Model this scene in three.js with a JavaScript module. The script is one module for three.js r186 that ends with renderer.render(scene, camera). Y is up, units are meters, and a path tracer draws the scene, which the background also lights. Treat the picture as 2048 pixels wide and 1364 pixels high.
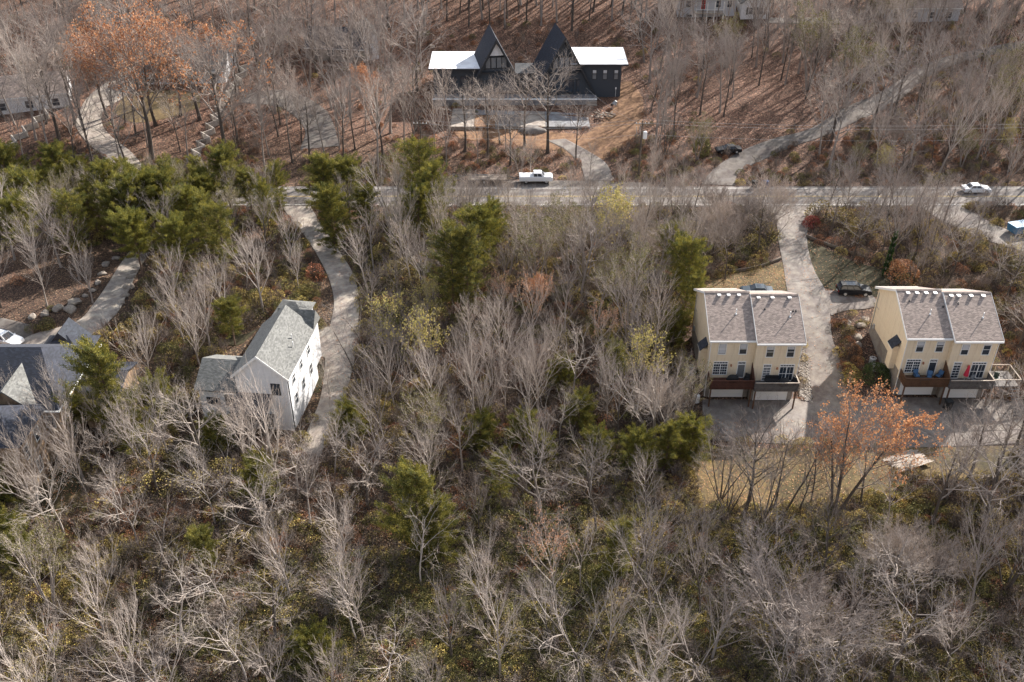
import * as THREE from 'three';
import { mergeGeometries } from 'three/addons/utils/BufferGeometryUtils.js';

// ---------------------------------------------------------------- camera, sky, sun, exposure
const scene = new THREE.Scene();
const EYE = 73, PITCH = 33.7 * Math.PI / 180, FOCAL = 1949, CX = 1024, CY = 682;   // drone 73 m up; FOCAL is for a 2048 px wide picture
const camera = new THREE.PerspectiveCamera(2 * Math.atan(CY / FOCAL) * 180 / Math.PI, 2048 / 1364, 1, 2000);
camera.position.set(0, EYE, 0);
camera.lookAt(0, EYE - Math.sin(PITCH), -Math.cos(PITCH));
const SUN_AZ = 42 * Math.PI / 180, SUN_EL = 31 * Math.PI / 180;   // behind the far hill, to the right
const sunDir = new THREE.Vector3(Math.sin(SUN_AZ) * Math.cos(SUN_EL), Math.sin(SUN_EL), -Math.cos(SUN_AZ) * Math.cos(SUN_EL));
{ // hazy late autumn sky, palest low down and towards the sun
  const W = 256, H = 128, d = new Float32Array(W * H * 4);
  for (let j = 0; j < H; j++) for (let i = 0; i < W; i++) {
    const up = ((j + .5) / H - .5) * Math.PI, az = ((i + .5) / W - .5) * 2 * Math.PI, y = Math.sin(up), x = Math.cos(az) * Math.cos(up), z = Math.sin(az) * Math.cos(up);
    const c = Math.max(0, x * sunDir.x + y * sunDir.y + z * sunDir.z), low = Math.pow(1 - Math.max(0, y), 2.2), glow = .55 * Math.pow(c, 5);
    const k = y < 0 ? .5 : 1;
    d.set([(.18 + .15 * low + glow) * k, (.215 + .14 * low + glow * .97) * k, (.28 + .115 * low + glow * .92) * k, 1], (j * W + i) * 4);
  }
  const t = new THREE.DataTexture(d, W, H, THREE.RGBAFormat, THREE.FloatType);
  t.mapping = THREE.EquirectangularReflectionMapping; t.magFilter = THREE.LinearFilter; t.needsUpdate = true;
  scene.background = t; scene.environment = t;
}
const sun = new THREE.DirectionalLight(new THREE.Color(1, 0.935, 0.865), 5);
sun.position.copy(sunDir).multiplyScalar(300).add(new THREE.Vector3(0, 0, -150));
sun.target.position.set(0, 0, -150);
sun.castShadow = true;
sun.shadow.mapSize.set(4096, 4096);
Object.assign(sun.shadow.camera, { left: -170, right: 170, top: 170, bottom: -170, near: 10, far: 700 });
sun.shadow.radius = 1.4;
scene.add(sun, sun.target);
const renderer = new THREE.WebGLRenderer({ antialias: true });
renderer.toneMapping = THREE.LinearToneMapping;
renderer.toneMappingExposure = 2.75;
renderer.shadowMap.enabled = true;

// ---------------------------------------------------------------- helpers
const { sin, cos, tan, abs, min, max, PI, hypot, floor, sqrt, pow, atan2 } = Math;
const V = (x, y, z) => new THREE.Vector3(x, y, z);
function RNG(seed) { let a = seed >>> 0; return () => { a = (a + 0x6d2b79f5) | 0; let t = Math.imul(a ^ (a >>> 15), 1 | a); t = (t + Math.imul(t ^ (t >>> 7), 61 | t)) ^ t; return ((t ^ (t >>> 14)) >>> 0) / 4294967296; }; }
const sm = (a, b, x) => { const t = min(1, max(0, (x - a) / (b - a))); return t * t * (3 - 2 * t); };
const mix = (a, b, t) => a + (b - a) * t;
function hash2(i, j) { let h = Math.imul(i, 374761393) + Math.imul(j, 668265263); h = Math.imul(h ^ (h >>> 13), 1274126177); return ((h ^ (h >>> 16)) >>> 0) / 4294967296; }
function noise(x, y) { const i = floor(x), j = floor(y), u = x - i, v = y - j, s = u * u * (3 - 2 * u), t = v * v * (3 - 2 * v); return mix(mix(hash2(i, j), hash2(i + 1, j), s), mix(hash2(i, j + 1), hash2(i + 1, j + 1), s), t) * 2 - 1; }
const fbm = (x, y) => noise(x, y) * .55 + noise(x * 2.1 + 7, y * 2.1 + 3) * .3 + noise(x * 4.3 + 1, y * 4.3 + 9) * .15;
const lin = (r, g, b) => new THREE.Color().setRGB(r, g, b);

// the lie of the land: X to the right, F metres forward of the camera (z = -F)
function land(x, F) {
  let h = -2.6 * (1 - sm(99, 121, F)) - 0.02 * max(0, 92 - F);
  const d = max(0, F - 160);
  h += d < 12 ? 0.1 * d * d / 24 : 0.1 * (d - 6);
  const e = max(0, F - 212);
  h += e < 16 ? 0.16 * e * e / 32 : 0.16 * (e - 8);
  h += 0.03 * max(0, F - 165) * sm(0, 120, x);
  const wild = 1 - sm(146, 150, F) * (1 - sm(159, 164, F));
  h += wild * (noise(x * .09 + 4, F * .09) * .28 + noise(x * .031, F * .031 + 8) * .5 * sm(165, 190, F));
  return h;
}
function ray(px, py) { const u = (px - CX) / FOCAL, d = (py - CY) / FOCAL; return [u, -sin(PITCH) - d * cos(PITCH), cos(PITCH) - d * sin(PITCH)]; }
function ground(px, py, lift = 0) {                     // where the sight line through a picture point meets the land
  const [u, dy, f] = ray(px, py);
  let t = 50, s = 1.5;
  while (t < 420 && EYE + dy * t > land(u * t, f * t)) t += s;
  let a = t - s, b = t;
  for (let i = 0; i < 22; i++) { const m = (a + b) / 2; if (EYE + dy * m > land(u * m, f * m)) a = m; else b = m; }
  return V(u * a, land(u * a, f * a) + lift, -f * a);
}
function pix(p) { const F = -p.z, y = p.y - EYE, dep = F * cos(PITCH) - y * sin(PITCH); return [CX + FOCAL * p.x / dep, CY - FOCAL * (F * sin(PITCH) + y * cos(PITCH)) / dep, dep]; }
function inPoly(x, y, P) { let c = false; for (let i = 0, j = P.length - 1; i < P.length; j = i++) if ((P[i][1] > y) !== (P[j][1] > y) && x < (P[j][0] - P[i][0]) * (y - P[i][1]) / (P[j][1] - P[i][1]) + P[i][0]) c = !c; return c; }
const noGrow = [];                                      // world outlines (x, F) on which nothing wild grows

const used = new Map();
function numbered(n) { const k = used.get(n) || 0; used.set(n, k + 1); return k ? n + '_' + String(k).padStart(3, '0') : n; }
function tag(o, label, category, group, kind) {
  if (label) o.userData.label = label;
  if (category) o.userData.category = category;
  if (group) o.userData.group = group;
  if (kind) o.userData.kind = kind;
  return o;
}
function thing(name, label, category, pos = V(0, 0, 0), turn = 0, group) {
  const o = new THREE.Group();
  o.name = numbered(name); o.position.copy(pos); o.rotation.y = turn;
  scene.add(o);
  return tag(o, label, category, group);
}
function metric(g) {                                    // uv in metres, by the plane a face lies in most
  if (g.index) g = g.toNonIndexed();
  const p = g.attributes.position, n = p.count, uv = new Float32Array(n * 2), a = V(), b = V(), c = V();
  for (let i = 0; i < n; i += 3) {
    a.fromBufferAttribute(p, i); b.fromBufferAttribute(p, i + 1); c.fromBufferAttribute(p, i + 2);
    const nx = abs((b.y - a.y) * (c.z - a.z) - (b.z - a.z) * (c.y - a.y)), ny = abs((b.z - a.z) * (c.x - a.x) - (b.x - a.x) * (c.z - a.z)), nz = abs((b.x - a.x) * (c.y - a.y) - (b.y - a.y) * (c.x - a.x));
    for (let k = 0; k < 3; k++) {
      const x = p.getX(i + k), y = p.getY(i + k), z = p.getZ(i + k), o = (i + k) * 2;
      if (ny > nx * .6 && ny > nz * .6) { const t = nx > nz && nx > ny * .2; uv[o] = t ? z : x; uv[o + 1] = t ? x * 1.15 : z * 1.12; } else if (nx > nz) { uv[o] = z; uv[o + 1] = y; } else { uv[o] = x; uv[o + 1] = y; }
    }
  }
  g.setAttribute('uv', new THREE.BufferAttribute(uv, 2));
  return g;
}
class MB {                                              // collects shapes and merges them into one mesh
  constructor() { this.g = []; }
  add(g, m) { g = g.index ? g.toNonIndexed() : g.clone(); if (m) g.applyMatrix4(m); for (const k of Object.keys(g.attributes)) if (k !== 'position' && k !== 'normal') g.deleteAttribute(k); if (!g.attributes.normal) g.computeVertexNormals(); this.g.push(g); return this; }
  box(x0, x1, y0, y1, z0, z1) { return this.add(new THREE.BoxGeometry(x1 - x0, y1 - y0, z1 - z0), new THREE.Matrix4().makeTranslation((x0 + x1) / 2, (y0 + y1) / 2, (z0 + z1) / 2)); }
  bar(a, b, w, h) { const d = b.clone().sub(a), L = d.length(), m = new THREE.Matrix4().lookAt(a, b, abs(d.y) > .98 * L ? V(1, 0, 0) : V(0, 1, 0)).setPosition(a.clone().add(b).multiplyScalar(.5)); return this.add(new THREE.BoxGeometry(w, h, L), m); }
  rod(a, b, r, r2 = r, n = 8) { const d = b.clone().sub(a), m = new THREE.Matrix4().makeRotationFromQuaternion(new THREE.Quaternion().setFromUnitVectors(V(0, 1, 0), d.clone().normalize())).setPosition(a.clone().add(b).multiplyScalar(.5)); return this.add(new THREE.CylinderGeometry(r2, r, d.length(), n), m); }
  tube(pts, r, n = 5, seg = 24) { return this.add(new THREE.TubeGeometry(new THREE.CatmullRomCurve3(pts), seg, r, n)); }
  alongX(poly, x0, x1) {                                // poly in (z, y), drawn out along x
    const g = new THREE.ExtrudeGeometry(new THREE.Shape(poly.map(([z, y]) => new THREE.Vector2(-z, y))), { depth: x1 - x0, bevelEnabled: false });
    return this.add(g, new THREE.Matrix4().makeRotationY(PI / 2).setPosition(x0, 0, 0));
  }
  alongZ(poly, z0, z1) { return this.add(new THREE.ExtrudeGeometry(new THREE.Shape(poly.map(([x, y]) => new THREE.Vector2(x, y))), { depth: z1 - z0, bevelEnabled: false }), new THREE.Matrix4().makeTranslation(0, 0, z0)); }
  tri(...v) { const g = new THREE.BufferGeometry().setAttribute('position', new THREE.Float32BufferAttribute(v.flatMap((p) => [p.x, p.y, p.z]), 3)); g.computeVertexNormals(); return this.add(g); }
  quad(a, b, c, d) { return this.tri(a, b, c, a, c, d); }
  geo() { return metric(mergeGeometries(this.g)); }
  build(name, mat, parent) { const m = new THREE.Mesh(this.geo(), mat); m.name = parent ? name : numbered(name); m.castShadow = m.receiveShadow = true; (parent || scene).add(m); return m; }
}

// ---------------------------------------------------------------- procedural textures and materials
function canvasTex(n, draw, metres, srgb = true) {
  const c = document.createElement('canvas'); c.width = c.height = n;
  draw(c.getContext('2d'), n);
  const t = new THREE.CanvasTexture(c);
  t.wrapS = t.wrapT = THREE.RepeatWrapping;
  t.repeat.set(1 / metres, 1 / metres);
  if (srgb) t.colorSpace = THREE.SRGBColorSpace;
  return t;
}
function blot(g, n, x, y, rx, ry, a, style) { g.fillStyle = style; for (const ox of [-n, 0, n]) for (const oy of [-n, 0, n]) { if (x + ox < -rx - ry || x + ox > n + rx + ry || y + oy < -rx - ry || y + oy > n + rx + ry) continue; g.beginPath(); g.ellipse(x + ox, y + oy, rx, ry, a, 0, 7); g.fill(); } }
const litterTex = canvasTex(1024, (g, n) => {
  const r = RNG(5);
  g.fillStyle = '#5a4536'; g.fillRect(0, 0, n, n);
  for (let i = 0; i < 1500; i++) blot(g, n, r() * n, r() * n, 12 + r() * 38, 8 + r() * 22, r() * 6, `rgba(${30 + r() * 60 | 0},${24 + r() * 34 | 0},${18 + r() * 22 | 0},.16)`);
  for (let i = 0; i < 17000; i++) {
    const t = r(), k = .4 + r() * .8, c = t < .5 ? [160, 124, 102] : t < .78 ? [206, 174, 147] : t < .9 ? [116, 80, 63] : [112, 98, 76];
    blot(g, n, r() * n, r() * n, 4 + r() * 7, 3 + r() * 3.5, r() * 6, `rgb(${c.map((v) => min(255, v * k) | 0)})`);
  }
}, 14);
const grainTex = (seed, n = 512, metres = 6, lo = 205, hi = 255, blots = 900) => canvasTex(n, (g) => {
  const r = RNG(seed), im = g.createImageData(n, n);
  for (let i = 0; i < n * n; i++) { const v = mix(lo, hi, r()) | 0; im.data.set([v, v, v, 255], i * 4); }
  g.putImageData(im, 0, 0);
  for (let i = 0; i < blots; i++) { const s = 6 + r() * 46; blot(g, n, r() * n, r() * n, s, s * (.4 + r() * .6), r() * 6, r() < .55 ? 'rgba(60,50,42,.045)' : 'rgba(255,250,240,.05)'); }
}, metres);
const grain = grainTex(11), grainB = grainTex(12, 512, 9, 190, 255, 1400);
function rowsTex(seed, rowM, tabM, base, vary) {          // courses of shingles, every tab its own tone
  const rows = 32, n = 1024, tabs = 24;
  const t = canvasTex(n, (g) => {
    const r = RNG(seed), h = n / rows, w = n / tabs;
    for (let j = 0; j < rows; j++) for (let i = -1; i < tabs; i++) {
      const k = 1 + (r() - .5) * vary;
      g.fillStyle = `rgb(${base.map((v) => min(255, v * k) | 0)})`;
      g.fillRect((i + (j % 2) * .5) * w, j * h, w + 1, h + 1);
      g.fillStyle = 'rgba(20,16,14,.34)'; g.fillRect((i + (j % 2) * .5) * w, j * h, 2, h);
      if (i < 0) { g.fillStyle = 'rgba(14,12,12,.42)'; g.fillRect(0, j * h, n, h * .18); }
    }
    const im = g.getImageData(0, 0, n, n); for (let i = 0; i < n * n; i++) { const k = .86 + r() * .28; for (let c = 0; c < 3; c++) im.data[i * 4 + c] = min(255, im.data[i * 4 + c] * k); } g.putImageData(im, 0, 0);
  }, 1);
  t.repeat.set(1 / (tabs * tabM), 1 / (rows * rowM));
  return t;
}
const sidingBump = canvasTex(256, (g, n) => { for (let j = 0; j < 8; j++) { const gr = g.createLinearGradient(0, j * 32, 0, j * 32 + 32); gr.addColorStop(0, '#fff'); gr.addColorStop(.9, '#888'); gr.addColorStop(1, '#000'); g.fillStyle = gr; g.fillRect(0, j * 32, n, 32); } }, 1.4, false);
const mat = (color, o = {}) => new THREE.MeshStandardMaterial({ color, roughness: .9, ...o });
const M = {
  litter: mat(lin(.8, .77, .76), { map: litterTex, vertexColors: true, roughness: 1 }),
  concrete: mat(lin(.42, .37, .32), { map: grain }),
  concreteOld: mat(lin(.29, .26, .235), { map: grainB }),
  concreteGrey: mat(lin(.36, .37, .39), { map: grainB }),
  roadTop: mat(lin(.27, .25, .235), { map: (() => { const t = grainB.clone(); t.repeat.set(1 / 34, 1 / 3.6); t.needsUpdate = true; return t; })() }),
  asphalt: mat(lin(.27, .25, .235), { map: grainB }),
  gravelDrive: mat(lin(.2, .18, .165), { map: grainB, roughness: 1 }),
  roadPaint: mat(lin(.75, .73, .68), { map: grain }),
  yellowPaint: mat(lin(.6, .42, .12), { map: grain }),
  joint: mat(lin(.12, .105, .09)),
  lawn: mat(lin(.165, .15, .075), { map: grainTex(21, 512, 3, 120, 255, 2200), vertexColors: true, roughness: 1 }),
  dirt: mat(lin(.42, .25, .14), { map: grainTex(22, 512, 5, 150, 255, 2600), roughness: 1 }),
  siding: mat(lin(.88, .75, .56), { bumpMap: sidingBump, bumpScale: .03, roughness: .8, map: canvasTex(512, (g, n) => { const r = RNG(23); g.fillStyle = '#fbfaf8'; g.fillRect(0, 0, n, n); for (let j = 0; j < 32; j++) { g.fillStyle = `rgba(90,70,40,${.1 + r() * .08})`; g.fillRect(0, j * 16, n, 3); } for (let i = 0; i < 150; i++) { const w = 2 + r() * 14; g.fillStyle = `rgba(110,80,40,${.015 + r() * .035})`; g.fillRect(r() * n, r() * n, w, 40 + r() * 240); } }, 5.6) }),
  whiteSiding: mat(lin(.86, .86, .86), { bumpMap: sidingBump, bumpScale: .03, roughness: .75, map: canvasTex(512, (g, n) => { const r = RNG(24); g.fillStyle = '#fcfcfc'; g.fillRect(0, 0, n, n); for (let j = 0; j < 32; j++) { g.fillStyle = `rgba(60,60,70,${.12 + r() * .1})`; g.fillRect(0, j * 16, n, 3); } for (let i = 0; i < 110; i++) { g.fillStyle = `rgba(90,85,80,${.015 + r() * .03})`; g.fillRect(r() * n, r() * n, 2 + r() * 12, 40 + r() * 200); } }, 5.6) }),
  greySiding: mat(lin(.5, .51, .54), { bumpMap: sidingBump, bumpScale: .03, roughness: .8 }),
  blackSiding: mat(lin(.04, .048, .06), { bumpMap: sidingBump, bumpScale: .02, roughness: .7 }),
  tanWall: mat(lin(.62, .46, .3), { map: grainTex(25, 256, 3, 205, 255, 700) }),
  block: mat(lin(.4, .37, .33), { map: grainB }),
  trim: mat(lin(.78, .77, .74), { roughness: .6 }),
  darkTrim: mat(lin(.02, .022, .026), { roughness: .6 }),
  shingleBrown: mat(lin(1, 1, 1), { map: rowsTex(31, .14, .32, [140, 126, 117], .3), roughness: .95 }),
  shingleNavy: mat(lin(1, 1, 1), { map: rowsTex(32, .14, .32, [46, 49, 58], .34), roughness: .95 }),
  shingleGrey: mat(lin(1, 1, 1), { map: rowsTex(33, .14, .32, [102, 102, 99], .28), roughness: .95 }),
  shingleBlack: mat(lin(1, 1, 1), { map: rowsTex(34, .16, .34, [48, 52, 60], .3), roughness: .95 }),
  whiteRoof: mat(lin(.84, .85, .87), { map: grainTex(26, 256, 8, 240, 255, 40), roughness: .7 }),
  glass: new THREE.MeshPhysicalMaterial({ color: lin(.035, .045, .06), roughness: .08, metalness: 0, specularIntensity: 1 }),
  blind: mat(lin(.5, .51, .53), { roughness: .35 }),
  curtain: mat(lin(.16, .17, .18), { roughness: .25 }),
  redDeck: mat(lin(.15, .055, .035), { map: grainTex(27, 256, 1, 150, 255, 200), roughness: .75 }),
  brownDeck: mat(lin(.2, .1, .05), { map: grainTex(28, 256, 1, 150, 255, 200), roughness: .75 }),
  greyDeck: mat(lin(.2, .185, .175), { map: grainTex(29, 256, 1, 160, 255, 200), roughness: .85 }),
  fenceWood: mat(lin(.72, .66, .58), { map: grain }),
  paleWood: mat(lin(.6, .53, .45), { map: grainB }),
  oldWood: mat(lin(.5, .44, .38), { map: grainB }),
  poleWood: mat(lin(.2, .165, .135), { map: grainB }),
  log: mat(lin(.28, .24, .2), { map: grainB }),
  stone: mat(lin(.42, .38, .33), { map: grainB, roughness: 1, flatShading: true }),
  riprap: mat(lin(.5, .47, .43), { map: grainB, roughness: 1, flatShading: true }),
  metal: mat(lin(.55, .55, .55), { roughness: .4, metalness: .6 }),
  greyMetal: mat(lin(.3, .31, .31), { roughness: .6 }),
  darkMetal: mat(lin(.03, .03, .033), { roughness: .55 }),
  rubber: mat(lin(.018, .018, .018), { roughness: .85 }),
  blackCloth: mat(lin(.012, .012, .014), { roughness: .8 }),
  blueCloth: mat(lin(.06, .13, .24), { roughness: .8 }),
  redCloth: mat(lin(.5, .02, .05), { roughness: .8 }),
  wire: mat(lin(.45, .45, .45), { roughness: .5 }),
  redLamp: mat(lin(.35, .01, .01), { roughness: .2 }),
  whiteLamp: mat(lin(.75, .76, .75), { roughness: .15 }),
  binGreen: mat(lin(.012, .03, .018), { roughness: .5 }),
  binBlue: mat(lin(.03, .07, .18), { roughness: .5 }),
  teal: mat(lin(.03, .16, .3), { roughness: .5 }),
  terracotta: mat(lin(.35, .13, .06)),
  doorRed: mat(lin(.35, .03, .03)), 
};
const paint = (c) => new THREE.MeshPhysicalMaterial({ color: c, roughness: .55, specularIntensity: c.r < .1 ? .25 : .8, clearcoat: c.r < .1 ? .3 : .5, clearcoatRoughness: .04 });

// ---------------------------------------------------------------- the setting: ground, road, drives, lawns
{
  const xs = [], fs = [];
  for (let x = -170; x <= 170; x += 1.25) xs.push(x);
  for (let f = 26; f <= 352; f += 1.25) fs.push(f);
  const pos = new Float32Array(xs.length * fs.length * 3), uv = new Float32Array(xs.length * fs.length * 2), col = new Float32Array(xs.length * fs.length * 3), idx = [];
  fs.forEach((f, j) => xs.forEach((x, i) => {
    const k = j * xs.length + i;
    pos.set([x, land(x, f), -f], k * 3);
    uv.set([x + fbm(x * .05, f * .05) * 3, f + fbm(x * .05 + 40, f * .05) * 3], k * 2);
    const a = fbm(x * .07 + 3, f * .07) * .5 + .5, b = fbm(x * .021 + 20, f * .021) * .5 + .5, hill = sm(150, 185, f);
    const tone = .2 + a * .42 + hill * .26;
    const olive = (1 - hill) * sm(.35, .75, b) * .55;
    col.set([tone * mix(1, .8, olive), tone * mix(mix(.92, .86, hill), .92, olive), tone * mix(mix(.86, .8, hill), .62, olive)], k * 3);
    if (i && j) idx.push(k - xs.length - 1, k - xs.length, k - 1, k - xs.length, k, k - 1);
  }));
  const g = new THREE.BufferGeometry();
  g.setAttribute('position', new THREE.BufferAttribute(pos, 3)); g.setAttribute('uv', new THREE.BufferAttribute(uv, 2)); g.setAttribute('color', new THREE.BufferAttribute(col, 3));
  g.setIndex(idx); g.computeVertexNormals();
  const m = new THREE.Mesh(g, M.litter); m.name = 'ground'; m.receiveShadow = true; scene.add(tag(m, 'leaf strewn ground of the wooded hillside under the trees', null, null, 'structure'));
}
// a strip on the land between two edges; edges are curves of points (x, F)
function smooth(pts, n) { return new THREE.CatmullRomCurve3(pts.map((p) => V(p.x, 0, p.z)), false, 'centripetal').getPoints(n); }
function strip(L, R, i0, i1, lift, cut = 0, across = 6, thick = .12, tint) {
  const pos = [], uv = [], col = [], idx = [], rows = i1 - i0 + 1, W = across + 3;
  for (let i = i0; i <= i1; i++) {
    let l = L[i], r = R[i];
    if (cut && (i === i0 || i === i1)) { const o = i === i0 ? i + 1 : i - 1, k = cut / max(.1, l.distanceTo(L[o])); l = l.clone().lerp(L[o], min(.4, k)); r = r.clone().lerp(R[o], min(.4, k)); }
    for (let j = -1; j <= across + 1; j++) {
      const t = min(1, max(0, j / across)), x = mix(l.x, r.x, t), z = mix(l.z, r.z, t), y = land(x, -z) + (j < 0 || j > across ? lift - thick - .1 : lift);
      pos.push(x, y, z); uv.push(x, z);
      const c = tint ? tint(x, -z) : [1, 1, 1]; col.push(...c);
    }
  }
  for (let i = 0; i < rows - 1; i++) for (let j = 0; j < W - 1; j++) { const a = i * W + j; idx.push(a, a + 1, a + W, a + 1, a + W + 1, a + W); }
  const g = new THREE.BufferGeometry();
  g.setAttribute('position', new THREE.Float32BufferAttribute(pos, 3)); g.setAttribute('uv', new THREE.Float32BufferAttribute(uv, 2)); if (tint) g.setAttribute('color', new THREE.Float32BufferAttribute(col, 3));
  g.setIndex(idx); g.computeVertexNormals();
  const n = g.attributes.normal; let up = 0; for (let i = 0; i < n.count; i++) up += n.getY(i);
  if (up < 0) { for (let i = 0; i < idx.length; i += 3) { const t = idx[i]; idx[i] = idx[i + 1]; idx[i + 1] = t; } g.setIndex(idx); g.computeVertexNormals(); }
  return g;
}
const edgesOf = (pairs, world) => {
  const P = pairs.map((p) => world ? [V(p[0], 0, -p[1]), V(p[2], 0, -p[3])] : [ground(p[0], p[1]), ground(p[2], p[3])]);
  let len = 0; for (let i = 1; i < P.length; i++) len += P[i][0].distanceTo(P[i - 1][0]);
  const n = max(4, Math.round(len / 1.0));
  const L = smooth(P.map((p) => p[0]), n), R = smooth(P.map((p) => p[1]), n);
  noGrow.push([...L.map((p) => [p.x, -p.z]), ...R.slice().reverse().map((p) => [p.x, -p.z])]);
  return [L, R, n];
};
function patch(name, label, pairs, m, lift, tint, world) {
  const [L, R, n] = edgesOf(pairs, world), o = new THREE.Mesh(strip(L, R, 0, n, lift, 0, 10, .02, tint), m);
  o.name = numbered(name); o.receiveShadow = true; scene.add(tag(o, label, null, null, 'structure'));
  return o;
}
function slabDrive(name, label, pairs, m, lift = .1, per = 4, world) {   // a drive poured in slabs with open joints
  const [L, R, n] = edgesOf(pairs, world), g = new THREE.Group();
  g.name = numbered(name); scene.add(tag(g, label, null, null, 'structure'));
  const base = new THREE.Mesh(strip(L, R, 0, n, lift - .035, 0, 8, .1), M.joint); base.name = 'joint_bed'; g.add(base);
  for (let i = 0; i < n; i += per) { const s = new THREE.Mesh(strip(L, R, i, min(n, i + per), lift, .012, 8, .02), m); s.name = 'slab'; s.castShadow = s.receiveShadow = true; g.add(s); }
  return g;
}
const road = (() => {
  const pairs = []; for (let x = -150; x <= 150; x += 6) pairs.push([x, 150.6, x, 158.6]);
  const o = patch('road', 'two lane road running straight across behind the woods', pairs, M.roadTop, .1, null, true);
  for (const [a, b, m, nm] of [[151.25, 151.4, M.roadPaint, 'edge_line'], [157.75, 157.9, M.roadPaint, 'edge_line'], [154.35, 154.46, M.yellowPaint, 'centre_line'], [154.62, 154.73, M.yellowPaint, 'centre_line']]) {
    const L = [], R = []; for (let x = -150; x <= 150; x += 2) { L.push(V(x, 0, -a)); R.push(V(x, 0, -b)); }
    const s = new THREE.Mesh(strip(L, R, 0, L.length - 1, .106, 0, 1, 0), m); s.name = nm; s.receiveShadow = true; o.add(s);
  }
  return o;
})();
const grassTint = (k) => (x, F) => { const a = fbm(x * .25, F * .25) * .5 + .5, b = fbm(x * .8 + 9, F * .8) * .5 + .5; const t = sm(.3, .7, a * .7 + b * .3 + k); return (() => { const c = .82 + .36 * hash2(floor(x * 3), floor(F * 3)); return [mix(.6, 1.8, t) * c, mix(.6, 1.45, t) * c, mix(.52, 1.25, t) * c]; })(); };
// lawns first, drives over them
patch('lawn', 'mown lawn between the left townhouse and the log edging', [[1395, 588, 1395, 566], [1430, 592, 1430, 553], [1500, 592, 1500, 541], [1575, 594, 1575, 521]], M.lawn, .05, grassTint(.02));
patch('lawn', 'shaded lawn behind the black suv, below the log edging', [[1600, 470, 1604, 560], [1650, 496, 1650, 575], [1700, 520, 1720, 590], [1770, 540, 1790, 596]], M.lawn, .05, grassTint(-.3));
patch('lawn', 'pale dry lawn below the parking court, under the orange oak', [[1380, 892, 1390, 1015], [1480, 895, 1490, 1018], [1580, 898, 1590, 1018], [1700, 900, 1700, 1000], [1790, 902, 1790, 985]], M.lawn, .05, grassTint(.12));
patch('lawn', 'rough lawn at right below the parking court', [[1790, 890, 1790, 940], [1900, 892, 1900, 960], [2040, 892, 2040, 960]], M.lawn, .05, grassTint(.1));
patch('lawn', 'green lawn strip between the white house and its driveway', [[642, 718, 620, 716], [650, 745, 606, 752], [640, 785, 606, 788]], M.lawn, .05, grassTint(-.3));
patch('lawn', 'small green lawn behind the white house', [[440, 690, 455, 672], [480, 690, 500, 666], [505, 668, 520, 655]], M.lawn, .05, grassTint(-.3));
patch('lawn', 'lawn with long shadows beside the dark roofed house', [[60, 1000, 110, 930], [110, 1060, 150, 925], [150, 1010, 190, 940], [200, 970, 205, 950]], M.lawn, .05, grassTint(0));
patch('lawn', 'golden lawn below the grey roofed house at the back left', [[225, 225, 250, 190], [270, 245, 300, 180], [340, 235, 350, 182], [400, 215, 400, 185]], M.lawn, .05, grassTint(.25));
patch('dirt_yard', 'bare orange dirt of the building site right of the black house', [[1232, 165, 1262, 163], [1236, 200, 1284, 195], [1180, 262, 1284, 240], [1120, 290, 1262, 280], [1130, 312, 1200, 322]], M.dirt, .06);
patch('dirt_yard', 'dirt bank below the concrete slabs of the black house', [[905, 262, 920, 278], [1000, 258, 1010, 290], [1080, 262, 1090, 300], [1150, 268, 1140, 300]], M.dirt, .05);
patch('shoulder', 'gravel shoulder on the far side of the road', [[880, 378, 880, 364], [1000, 378, 1000, 362], [1150, 378, 1150, 362], [1300, 378, 1300, 366]], M.gravelDrive, .07);
slabDrive('driveway', 'concrete driveway running from the road down between the tan townhouses', [[1502, 413, 1652, 413], [1548, 440, 1622, 440], [1556, 480, 1614, 478], [1566, 530, 1628, 540], [1574, 580, 1652, 585], [1590, 640, 1660, 628], [1602, 690, 1664, 676], [1616, 740, 1680, 722], [1626, 800, 1692, 775], [1630, 850, 1700, 830]], M.concreteOld, .1, 4);
slabDrive('parking_apron', 'concrete apron under the black suv beside the right townhouse', [[1640, 582, 1662, 632], [1668, 583, 1690, 622], [1700, 590, 1735, 618], [1745, 592, 1760, 610]], M.concreteOld, .112, 4);
slabDrive('parking_court', 'concrete parking court below the decks of the right townhouse', [[1640, 790, 1634, 880], [1700, 794, 1690, 892], [1800, 796, 1800, 896], [1900, 797, 1900, 894], [1990, 800, 1990, 890], [2060, 802, 2060, 886]], M.concreteOld, .124, 5);
slabDrive('parking_court', 'concrete parking court below the decks of the left townhouse', [[1405, 800, 1404, 880], [1480, 800, 1480, 884], [1560, 798, 1560, 888], [1640, 800, 1640, 890]], M.concreteOld, .088, 5);
slabDrive('driveway', 'curving concrete driveway passing right of the white house', [[556, 396, 612, 396], [572, 425, 628, 425], [608, 470, 652, 462], [640, 520, 680, 505], [662, 570, 708, 552], [668, 610, 718, 600], [660, 655, 716, 652], [652, 700, 712, 702], [648, 750, 700, 760], [640, 800, 690, 806], [620, 850, 660, 868], [596, 905, 640, 915]], M.concrete, .1, 4);
slabDrive('parking_apron', 'concrete apron between the white house and the curving driveway', [[626, 664, 632, 712], [650, 656, 650, 716], [672, 652, 660, 722]], M.concrete, .112, 4);
slabDrive('driveway', 'straight tan driveway between boulders at the left', [[262, 500, 300, 505], [240, 530, 275, 545], [215, 570, 256, 585], [190, 605, 236, 625], [160, 640, 206, 655], [110, 658, 190, 690], [60, 672, 130, 718], [20, 700, 60, 735]], M.concrete, .1, 4);
patch('driveway', 'dark asphalt drive behind the white suv at the left edge', [[-30, 690, -30, 630], [30, 690, 20, 640], [70, 680, 60, 650]], M.gravelDrive, .08);
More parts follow.
